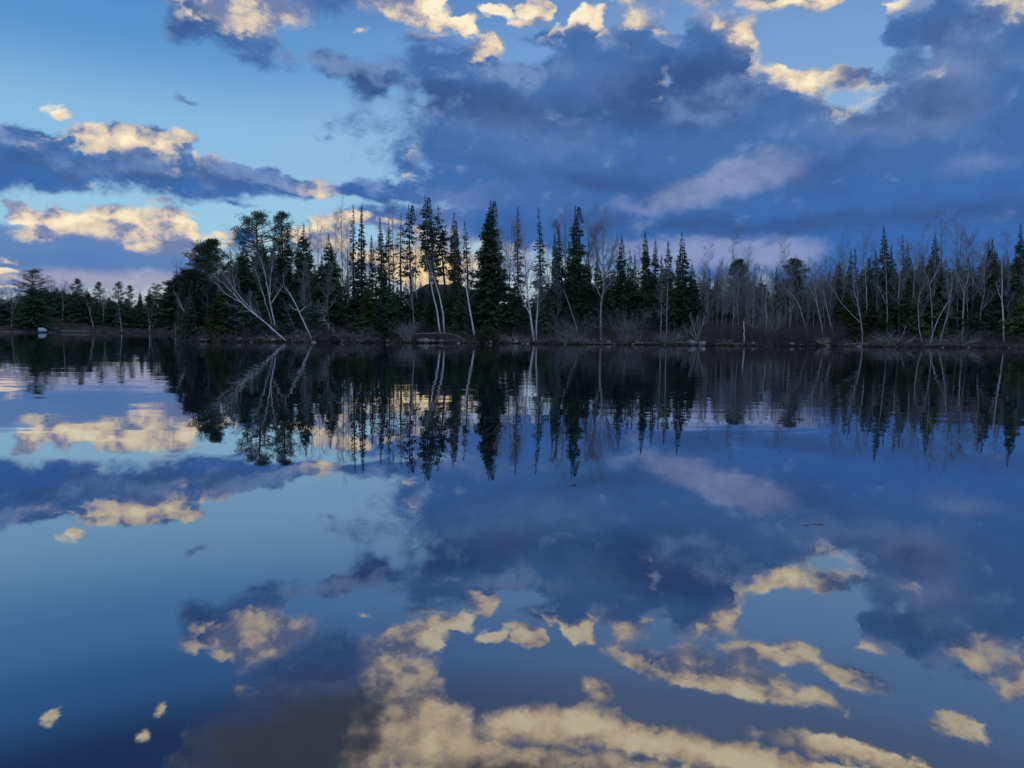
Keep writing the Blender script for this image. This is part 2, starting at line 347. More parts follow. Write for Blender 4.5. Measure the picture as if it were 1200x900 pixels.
def grow(P, Rr, n, rng, t0, t1, length, ang, up, rf, N=4, wob=.08, taper=.25):
    """n children on every polyline of the batch"""
    B = len(P); i = np.repeat(np.arange(B), n)
    t = t0 + (t1 - t0) * ((np.tile(np.arange(n), B) + rng.random(B * n)) / n)
    p, d = at_t(P[i], t)
    rp = np.array([np.interp(tt * (Rr.shape[1] - 1), np.arange(Rr.shape[1]), Rr[j]) for tt, j in zip(t, i)])
    side = unit(np.cross(d, unit(rng.normal(size=d.shape))))
    a = R(1) * (ang * (.75 + .5 * rng.random(B * n)))[:, None]
    dd = unit(d * np.cos(a) + side * np.sin(a))
    L = length(t, rng.random(B * n), i)
    s = np.linspace(0, 1, N)[None, :, None]
    upv = np.array([0, 0, 1.0])
    Q = p[:, None] + dd[:, None] * L[:, None, None] * s + upv * (up * L)[:, None, None] * s ** 2
    Q[:, 1:] += rng.normal(size=Q[:, 1:].shape) * (wob * L / N)[:, None, None]
    r0 = np.minimum(rp * rf, .02 + L * .02)
    Rc = r0[:, None] * np.linspace(1, taper, N)[None]
    return Q, Rc, t

# ------------------------------------------------------------------ where things stand
SHORE = [(-400,330),(0,330),(150,328),(190,318),(203,300),(207,150),(211,112),(218,106),(240,104),(300,101),(400,101),(500,103),(600,104),(640,102),(700,102),(800,104),(815,103),(850,105),(960,111),(1100,118),(1200,121),(1500,128)]
_az = [azel(x, 398)[0] for x, _ in SHORE]; _dd = [d for _, d in SHORE]
def shore(az):
    a = (np.asarray(az, float) + 180) % 360 - 180
    d = np.interp(a, [-180, -75, -58] + _az[0:] + [62, 80, 180], [55, 70, 300] + _dd[0:] + [120, 70, 55])
    return d + .55 * np.sin(a * 5.1 + 1) + .40 * np.sin(a * 12.7) + .28 * np.sin(a * 31.0 + 2) + .16 * np.sin(a * 67.0)
OFF = np.array([-48, -25, -8, -3, -1, -.25, 0, .12, .3, .8, 1.6, 3, 5, 8, 12, 18, 26, 40, 60, 110, 300, 1200, 6000.])
OZ = np.array([-3, -2.4, -1.3, -.7, -.3, -.1, 0, .16, .26, .34, .5, .72, 1.0, 1.5, 2.0, 2.5, 3.1, 4.6, 6.4, 9, 13, 16, 18.])
def ground_z(az, dist):
    a = (np.asarray(az, float) + 180) % 360 - 180
    off = np.asarray(dist, float) - shore(a)
    z = np.interp(off, OFF, OZ)
    lawn = np.exp(-((a + 31.3) / 2.6) ** 2) * (a < -24)                      # the open grassy slope on the far shore
    z = z + lawn * np.interp(off, [2, 30, 60, 200], [0, 3.8, 4.5, 0])
    land = np.clip(off / 3, 0, 1)
    return z + land * (.18 * np.sin(a * 9 + dist * .31) + .12 * np.sin(a * 21 - dist * .7))
class Spot:
    """a place off m behind the shoreline in the direction of a point of the photograph"""
    def __init__(s, px, off, py=396.0):
        s.az, _ = azel(px, py); s.d = float(shore(s.az)) + off
        s.z = float(ground_z(s.az, s.d)); a = R(s.az)
        s.f = Vector((math.sin(a), math.cos(a), 0)); s.r = Vector((math.cos(a), -math.sin(a), 0))
        s.loc = Vector((s.f.x * s.d, s.f.y * s.d, s.z)); s.mpp = s.d / FPX
    def local(s, px, py):
        """(sideways, up) of a point seen there, in metres from the foot"""
        v = ray(px, py); k = s.d / v.dot(s.f); p = v * k
        return p.dot(s.r), p.z + EYE - s.z
def root(name, spot, label, cat, group=None, rz=None):
    o = bpy.data.objects.new(name, None); C.objects.link(o); o.empty_display_size = .5
    o.location = spot.loc; o.rotation_euler = (0, 0, -R(spot.az) if rz is None else rz)
    o['label'] = label; o['category'] = cat
    if group: o['group'] = group
    return o
def tag(o, label=None, cat=None, group=None, kind=None):
    if label: o['label'] = label
    if cat: o['category'] = cat
    if group: o['group'] = group
    if kind: o['kind'] = kind
    return o
def dup(src, spot, scale, rz, label, group=None):
    r = src.copy(); C.objects.link(r); r.location = spot.loc; r.rotation_euler = (0, 0, rz); r.scale = scale; r['label'] = label
    if group: r['group'] = group
    elif 'group' in r: del r['group']
    for ch in src.children:
        c = ch.copy(); C.objects.link(c); c.parent = r
    return r

# ------------------------------------------------------------------ the setting: ground and lake
az_s = np.unique(np.round(np.concatenate([np.arange(-180, -50, 3.), np.arange(-50, 50, .11), np.arange(50, 180, 3.), [_az[i] for i in range(3, 8)]]), 3))
A, O = np.meshgrid(az_s, OFF, indexing='ij')
D = shore(A) + O
Z = ground_z(A, D); Z[:, 0] = -3
gv = np.stack([np.sin(np.radians(A)) * D, np.cos(np.radians(A)) * D, Z], -1)
na, no = A.shape
mb = MB(); mb.add(gv.reshape(-1, 3))
I = np.arange(na * no).reshape(na, no); J = np.roll(I, -1, axis=0)
mb.F4.append(np.stack([I[:, :-1], I[:, 1:], J[:, 1:], J[:, :-1]], -1).reshape(-1, 4))
mb.add([[0, 0, -3]]); c0 = mb.n - 1
mb.F3.append(np.stack([np.full(na, c0), I[:, 0], J[:, 0]], -1))
tag(mb.obj('ground', M['ground'], smooth=True), kind='structure')

m, T = material('lake_water')
p = geo(T)
sp = T.n('ShaderNodeSeparateXYZ'); T.put(sp.inputs[0], p)
dist = T.v('LENGTH', p) if False else T.m('SQRT', T.m('ADD', T.m('MULTIPLY', sp.outputs[0], sp.outputs[0]), T.m('MULTIPLY', sp.outputs[1], sp.outputs[1])))
wav = T.v('MULTIPLY', p, (.55, 1.0, 1.0))
swell = T.noise(T.v('MULTIPLY', p, (.10, .22, 1)), 1.0, 2, .5)
rip = T.noise(wav, 1.15, 2, .45)
patch = T.ss(T.noise(T.v('MULTIPLY', p, (.02, .06, 1)), 1.0, 3, .5), .38, .66, .3, 1.6)
far = T.ss(dist, 6.0, 22.0, .10, 1.0)
hgt = T.m('ADD', T.m('MULTIPLY', T.m('MULTIPLY', rip, .0072), T.m('MULTIPLY', patch, far)), T.m('MULTIPLY', swell, .010))
b = T.n('ShaderNodeBump'); b.inputs[0].default_value = 1.0; b.inputs[1].default_value = 1.0; T.put(b.inputs['Height'], hgt)
lw = T.n('ShaderNodeLayerWeight'); lw.inputs[0].default_value = .5; T.put(lw.inputs['Normal'], b.outputs[0])
fr = T.m('DIVIDE', 1.0, T.m('MULTIPLY_ADD', T.m('SUBTRACT', 1.0, lw.outputs['Facing']), 3.3, 1.0))
g = T.n('ShaderNodeBsdfGlossy'); g.inputs['Roughness'].default_value = .012; T.put(g.inputs['Color'], (.93, .95, 1.0)); T.put(g.inputs['Normal'], b.outputs[0])
df = T.n('ShaderNodeBsdfDiffuse'); T.put(df.inputs['Color'], (.006, .011, .020))
mx = T.n('ShaderNodeMixShader'); T.put(mx.inputs[0], fr); T.put(mx.inputs[1], df.outputs[0]); T.put(mx.inputs[2], g.outputs[0])
T.put(T.n('ShaderNodeOutputMaterial').inputs[0], mx.outputs[0]); M['water'] = m
mb = MB(); mb.add([[-900, -900, 0], [900, -900, 0], [900, 900, 0], [-900, 900, 0]], [[0, 1, 2, 3]])
tag(mb.obj('lake_water', M['water']), kind='structure')

# ------------------------------------------------------------------ trees
def tube_path(pts, N):
    pts = np.asarray(pts, float); t = np.linspace(0, 1, len(pts)); u = np.linspace(0, 1, N)
    return np.stack([np.interp(u, t, pts[:, k]) for k in range(3)], 1)
def smooth_path(pts, N):
    P = tube_path(pts, 40)
    for _ in range(12): P[1:-1] = .5 * P[1:-1] + .25 * (P[:-2] + P[2:])
    return P[np.round(np.linspace(0, 39, N)).astype(int)]

def spruce_mesh(h, rad, seed, base=.08, dens=1.0, lean=0.0, shape='cone', twin=False, ragged=.38):
    rng = np.random.default_rng(seed)
    tr, cr = MB(), MB()
    bow = rng.normal() * .006 * h
    ax = lambda z: np.stack([lean * (z / h) + bow * np.sin(np.clip(z / h, 0, 1) * math.pi), bow * .6 * np.sin(z / h * 4), z], -1)
    zz = np.linspace(-.4, h, 12); r0 = .011 * h + .03
    tubes(tr, ax(zz)[None], (r0 * (1 - np.clip(zz / h, 0, 1)) ** .85 + .012)[None], 7)
    prof = {'cone': lambda t: .02 + .98 * t ** .95, 'spire': lambda t: .03 + .55 * t + .42 * t ** 2.0,
            'club': lambda t: np.interp(t, [0, .1, .3, .45, .62, .8, 1], [.03, .26, .70, .95, .8, 1, .85]),
            'dense': lambda t: .02 + .98 * np.minimum(1, t * 1.35) ** .92}[shape]
    nlev = max(8, int(h * (1 - base) / (.17 / dens ** .5)))
    t = (np.arange(nlev) + rng.random(nlev)) / nlev
    k = 6; t = np.repeat(t, k); nb = len(t)
    z = h * (1 - t * (1 - base)) - .15
    a = rng.random(nb) * 2 * math.pi
    sector = 1 + ragged * np.sin(a * 2 + z * .9 + seed) * rng.random(nb) + ragged * .7 * np.sin(z * 2.3 + seed * 1.7)
    L = rad * prof(t) * (.55 + .65 * rng.random(nb) ** 1.3) * np.clip(sector, .45, 1.5)
    keep = rng.random(nb) < np.clip(dens * (1.15 - .3 * t if shape in ('club', 'spire') else 1.1), .12, 1)
    t, z, a, L = t[keep], z[keep], a[keep], L[keep]
    radial = np.stack([np.cos(a), np.sin(a), np.zeros_like(a)], -1)
    droop = .12 + .42 * t + .15 * rng.random(len(t))
    def pos(i, s): return ax(z[i]) + radial[i] * (L[i] * s)[:, None] + np.array([0, 0, 1.]) * (L[i] * (.10 * s - droop[i] * s + .18 * s ** 3))[:, None]
    m_ = np.maximum(3, (L / .075 * min(1.25, .65 + .35 * dens)).astype(int)); i = np.repeat(np.arange(len(t)), m_)
    s = .06 + .94 * rng.random(len(i)) ** .8
    P = pos(i, s)
    fan = np.where(rng.random(len(i)) < .5, 1, -1) * (.25 + .9 * rng.random(len(i)))
    ca, sa = np.cos(fan), np.sin(fan)
    rd = radial[i]; D_ = np.stack([rd[:, 0] * ca - rd[:, 1] * sa, rd[:, 0] * sa + rd[:, 1] * ca, -.12 - .55 * rng.random(len(i)) * (t[i] + .25)], -1)
    Ls = np.clip(.20 + .28 * (1 - s) * L[i] + .20 * rng.random(len(i)), .18, .62)
    Ls *= np.clip(.38 + 3.2 * t[i], .38, 1.0)
    P[:, 2] += rng.normal(size=len(i)) * .09
    cards(cr, P, D_, Ls, Ls * (.30 + .20 * rng.random(len(i))), rng)
    # the leader
    n = 26; zt = h - rng.random(n) * .9; cards(cr, ax(zt), np.stack([rng.normal(size=n) * .35, rng.normal(size=n) * .35, np.full(n, .8)], -1), np.full(n, .22), np.full(n, .05), rng)
    if twin:
        n2 = 420; tt = rng.random(n2); zt = h * (.99 - .13 * tt); an = rng.random(n2) * 6.3
        off = np.array([.55, .1, 0]); rr = (.02 + .55 * tt) * rng.random(n2) ** .5
        cards(cr, ax(zt) + off + np.stack([np.cos(an) * rr, np.sin(an) * rr, np.zeros(n2)], -1), np.stack([np.cos(an), np.sin(an), rng.normal(size=n2) * .4 + .1], -1), np.full(n2, .26), np.full(n2, .09), rng)
        tubes(tr, np.stack([ax(np.array([h * .82])) [0] , ax(np.array([h * .9]))[0] + off, ax(np.array([h * .99]))[0] + off])[None], np.array([[.05, .04, .012]]), 5)
    # bare grey lower limbs
    if base > .12:
        nn = int(26 * base * 3); zt = h * base * (.25 + .8 * rng.random(nn)); an = rng.random(nn) * 6.3; Ln = rad * (.3 + .6 * rng.random(nn))
        p0 = ax(zt); d = np.stack([np.cos(an), np.sin(an), -.25 + 0 * an], -1)
        tubes(tr, np.stack([p0, p0 + d * Ln[:, None] * .5, p0 + d * Ln[:, None] + np.array([0, 0, -.1])], 1), np.stack([0 * Ln + .022, 0 * Ln + .014, 0 * Ln + .005], 1), 3)
    return tr, cr

def pine_mesh(h, rad, seed, base=.5, limbs=42, puffs=5, flat=False, lean=0.0, tier=False):
    rng = np.random.default_rng(seed); tr, cr = MB(), MB()
    zz = np.linspace(-.4, h * .97, 10); ax = lambda z: np.stack([lean * (z / h) ** 1.3 + .12 * np.sin(z * .5 + seed), .1 * np.cos(z * .4), z], -1)
    tubes(tr, ax(zz)[None], ((.012 * h + .05) * (1 - np.clip(zz / h, 0, 1)) ** .7 + .03)[None], 8)
    t = (np.arange(limbs) + rng.random(limbs)) / limbs
    if tier: t = (np.floor(t * 9) + .25 * rng.random(limbs)) / 9
    z = h * (base + (1 - base) * t) * .985
    prof = np.interp(t, [0, .2, .5, .8, 1], [.75, 1, .95, .7, .18] if not flat else [.5, .9, 1, .95, .45])
    L = rad * prof * (.6 + .5 * rng.random(limbs)); a = rng.random(limbs) * 6.283
    d = np.stack([np.cos(a), np.sin(a), .12 + .55 * t * rng.random(limbs)], -1)
    p0 = ax(z); s = np.linspace(0, 1, 5)[None, :, None]
    P = p0[:, None] + d[:, None] * L[:, None, None] * s + np.array([0, 0, 1.]) * (L * .14)[:, None, None] * s ** 2
    P[:, 1:] += rng.normal(size=P[:, 1:].shape) * .07
    tubes(tr, P, (.02 + .018 * L)[:, None] * np.linspace(1, .25, 5)[None], 4)
    i = np.repeat(np.arange(limbs), puffs); tt = .38 + .66 * rng.random(len(i))
    c, _ = at_t(P[i], np.clip(tt, 0, 1)); c = c + rng.normal(size=c.shape) * np.array([.28, .28, .12]) * (.4 + .3 * rad / 2)
    top = np.repeat(ax(np.linspace(h * .93, h * 1.0, 5)), 1, axis=0); c = np.concatenate([c, top])
    n = 46; j = np.repeat(np.arange(len(c)), n)
    u = unit(rng.normal(size=(len(j), 3))); r_ = (.22 + .30 * rng.random(len(c)))[j] * rng.random(len(j)) ** .4 * (.8 + .15 * rad)
    P2 = c[j] + u * r_[:, None] * np.array([1.15, 1.15, .55])
    cards(cr, P2, u + np.array([0, 0, .45]) , .16 + .14 * rng.random(len(j)), .05 + .045 * rng.random(len(j)), rng)
    return tr, cr

def bare_mesh(paths, radii, seed, n1=16, l1=.28, n2=7, n3=5, t0=.35, ang=42, up=.25, sides=6, twig=1.0):
    """paths: list of (k,3) stem lines; the first is the main stem"""
    rng = np.random.default_rng(seed); tr, br = MB(), MB()
    for pth, r in zip(paths, radii):
        P = smooth_path(pth, 12); Ln = np.linalg.norm(np.diff(P, axis=0), axis=1).sum()
        P[2:-1] += rng.normal(size=P[2:-1].shape) * .006 * Ln ** .7
        rr = r * (1 - .93 * np.linspace(0, 1, 12) ** 1.1) + .008
        tubes(tr, P[None], rr[None], sides)
        tt0 = t0 if len(pth) else .3
        Q, Rq, tq = grow(P[None], rr[None], n1, rng, tt0, .99, lambda t, u, i: Ln * l1 * (1.12 - .75 * t) * (.55 + .7 * u), np.float64(ang), up, .62, N=5, wob=.22)
        tubes(br, Q, Rq, 4)
        if n2:
            Q2, R2, t2 = grow(Q, Rq, n2, rng, .22, 1.0, lambda t, u, i: np.clip(.42 * Ln * l1 * (1.1 - .6 * t) * (.5 + .7 * u) * (1.12 - .7 * tq[i]), .15, 3), np.float64(38), up * .8, .6, N=4, wob=.3)
            tubes(br, Q2, np.maximum(R2, .0045), 3)
            if n3:
                Q3, R3, _ = grow(Q2, R2, n3, rng, .2, 1.0, lambda t, u, i: np.clip(.20 * Ln * l1 * (.5 + .8 * u), .18, 1.0), np.float64(36), .2, .7, N=3, wob=.3)
                tubes(br, Q3, np.maximum(R3, .0038 * twig), 3)
    return tr, br

def shrub_mesh(r, h, seed, stems=26, n2=6, n3=4, spread=.7, rad=.014):
    rng = np.random.default_rng(seed); mb = MB()
    a = rng.random(stems) * 6.283; q = r * .4 * rng.random(stems) ** .5
    p0 = np.stack([np.cos(a) * q, np.sin(a) * q, np.full(stems, -.1)], -1)
    a2 = a + rng.normal(size=stems) * .6; L = h * (.6 + .5 * rng.random(stems)); sp_ = spread * rng.random(stems)
    d = unit(np.stack([np.cos(a2) * sp_, np.sin(a2) * sp_, np.ones(stems)], -1))
    s = np.linspace(0, 1, 5)[None, :, None]
    P = p0[:, None] + d[:, None] * L[:, None, None] * s + np.stack([np.cos(a2), np.sin(a2), -.25 + 0 * a2], -1)[:, None] * (L * .25)[:, None, None] * s ** 2
    P[:, 1:] += rng.normal(size=P[:, 1:].shape) * .05 * h
    Rr = (rad * (.6 + .8 * rng.random(stems)))[:, None] * np.linspace(1, .35, 5)[None]
    tubes(mb, P, Rr, 4)
    Q, Rq, _ = grow(P, Rr, n2, rng, .25, 1.0, lambda t, u, i: h * (.15 + .25 * u), np.float64(42), .15, .7, N=4, wob=.3); tubes(mb, Q, np.maximum(Rq, .005), 3)
    if n3:
        Q, Rq, _ = grow(Q, Rq, n3, rng, .25, 1.0, lambda t, u, i: h * (.06 + .12 * u), np.float64(40), .1, .8, N=3, wob=.3); tubes(mb, Q, np.maximum(Rq, .004), 3)
    return mb

SEED = [100]
def seed(): SEED[0] += 1; return SEED[0]
def spruce(bx, tx, ty, wpx, off, label, shape='cone', dens=1.0, base=.06, mat='spruce', group=None, name='spruce_tree', cat='spruce tree', **kw):
    s = Spot(bx, off); lx, h = s.local(tx, ty)
    t = root(name, s, label, cat, group)
    tr, cr = spruce_mesh(h, wpx * .5 * s.mpp, seed(), base, dens, lx, shape, **kw)
    tr.obj('trunk', M['conifer_bark'], t, True); cr.obj('crown', M[mat], t)
    return t
def pine(bx, tx, ty, wpx, off, label, mat='pine', **kw):
    s = Spot(bx, off); lx, h = s.local(tx, ty)
    t = root('pine_tree', s, label, 'pine tree')
    tr, cr = pine_mesh(h, wpx * .5 * s.mpp, seed(), lean=lx, **kw)
    tr.obj('trunk', M['conifer_bark'], t, True); cr.obj('crown', M[mat], t); return t
def bare(stems, off, label, r=.13, mat='grey_bark', tmat='twig', name='bare_tree', cat='bare tree', sub=.62, py=396, **kw):
    """stems: one or several lists of photo points from the foot up"""
    s = Spot(stems[0][0][0], off, py); rng = np.random.default_rng(seed() + 7000)
    paths = []
    for k, st in enumerate(stems):
        pts = []
        dz = rng.normal() * .8 if k else 0.0
        for j, (x, y) in enumerate(st):
            lx, lz = s.local(x, y); pts.append((lx, (dz * j * .4), lz))
        if k == 0:
            pts[0] = (0.0, 0.0, -.3)
        paths.append(np.array(pts))
    t = root(name, s, label, cat)
    rr = [r if k == 0 else r * sub for k in range(len(paths))]
    tr, br = bare_mesh(paths, rr, seed(), **kw)
    tr.obj('trunk', M[mat], t, True); br.obj('branches', M[tmat], t); return t

# --- the far shore on the left
far_pines = [
 (40,38,316,33,14,dict(base=.50,limbs=60,puffs=6,tier=True),'tall tiered pine standing over the boat on the far left shore'),
 (91,90,327,17,22,dict(base=.15,limbs=60,puffs=5),'narrow dark pine between the tall tiered pine and the flat woods on the far shore'),
 (117,117,331,16,24,dict(base=.12,limbs=56,puffs=5),'first blunt-topped pine right of the narrow dark pine on the far shore'),
 (139,139,331,17,20,dict(base=.12,limbs=56,puffs=5),'pointed bushy pine in the middle of the far left woods'),
 (152,152,335,14,30,dict(base=.12,limbs=52,puffs=5),'ragged pine with several thin tips in the far left woods'),
 (184,184,334,14,30,dict(base=.25,limbs=50,puffs=5,flat=True),'pine with an open flat crown above the forked birch on the far shore'),
 (199,199,334,12,26,dict(base=.2,limbs=46,puffs=5),'last small pine on the far shore before the wooded point')]
for bx,tx,ty,w_,off,kw,lab in far_pines: pine(bx,tx,ty,w_,off,lab,**kw)
spruce(40,38,331,40,9,'broad dark spruce mass under the tall tiered pine on the far shore','dense',1.2,.02,name='spruce_tree')
spruce(165,164,339,13,18,'small pointed spruce among the far left woods','cone',1.1,.02)
spruce(176,175,337,20,16,'dark broad spruce behind the forked birch on the far shore','dense',1.1,.02)
spruce(103,102,337,18,22,'dark rounded spruce left of the leaning birch on the far shore','dense',1.1,.02)
spruce(203,203,343,16,14,'dark spruce against the wooded point at the right end of the far shore','dense',1.1,.02)
bare([[(74,377),(74,360),(73,341)]],22,'straight pale birch on the grassy slope right of the boat',0.121,'birch_bark',n1=14,n2=6,n3=4,name='birch_tree',cat='birch tree')
bare([[(62,368),(62,352),(61,336)]],40,'thin pale birch at the edge of the broad dark spruce on the far shore',0.088,'birch_bark',n1=14,n2=6,n3=4,name='birch_tree',cat='birch tree')
bare([[(14,380),(14,366),(16,340)],[(14,370),(19,356),(22,344)]],10,'pale forked birch at the far left edge of the far shore',0.099,'birch_bark',n1=12,n2=6,n3=4,name='birch_tree',cat='birch tree')
bare([[(110,380),(105,366),(101,350)]],10,'pale birch leaning left over the grey shore wall',0.121,'birch_bark',n1=12,n2=6,n3=4,name='birch_tree',cat='birch tree')
bare([[(176,387),(174,372),(172,352)],[(176,384),(178,368),(181,352)],[(179,384),(183,374),(188,360)]],3,'white birch forked low into three stems on the far shore',0.11,'birch_bark',n1=10,n2=6,n3=4,name='birch_tree',cat='birch tree')
bare([[(143,386),(141,374),(139,356)]],4,'short pale birch leaning left beside the far waterline',0.088,'birch_bark',n1=10,n2=6,n3=4,name='birch_tree',cat='birch tree')
bare([[(122,378),(121,356),(122,337)]],16,'pale grey bare tree with a dense crown in front of the far pines',.18,'grey_bark','pale_twig',n1=18,n2=7,n3=4)
bare([[(206,386),(205,378),(203,368)]],2,'short pale stem at the right end of the far waterline',0.083,'birch_bark',n1=7,n2=4,n3=3,name='birch_tree',cat='birch tree')
FARBG = 'bare trees massed in the far left woods'
proto = bare([[(5,384),(5,362),(5,340)]],25,'grey bare tree in the close-packed woods behind the far shore',.15,'dark_bark','twig',n1=18,n2=7,n3=5,t0=.2)
proto['group'] = FARBG
rg = random.Random(4)
for k in range(64):
    x = -14 + k * 3.5 + rg.uniform(-2, 2); s = Spot(x, rg.uniform(22, 60))
    if 46 < x < 66: s = Spot(x, 66)
    dup(proto, s, [rg.uniform(.85, 1.3)] * 2 + [rg.uniform(.80, 1.02)], rg.uniform(0, 6.28), proto['label'], FARBG)
FARSP = 'dark spruces filling the far left woods'
proto2 = spruce(128,128,347,24,30,'low dark spruce filling the woods behind the far shore','dense',1.1,.02,group=FARSP)
for k in range(48):
    x = -10 + k * 4.7 + rg.uniform(-3, 3); s = Spot(x, rg.uniform(18, 50))
    if 44 < x < 68: s = Spot(x, 56)
    dup(proto2, s, [rg.uniform(1.0, 1.6)] * 2 + [rg.uniform(.62, .98)], rg.uniform(0, 6.28), proto2['label'], FARSP)

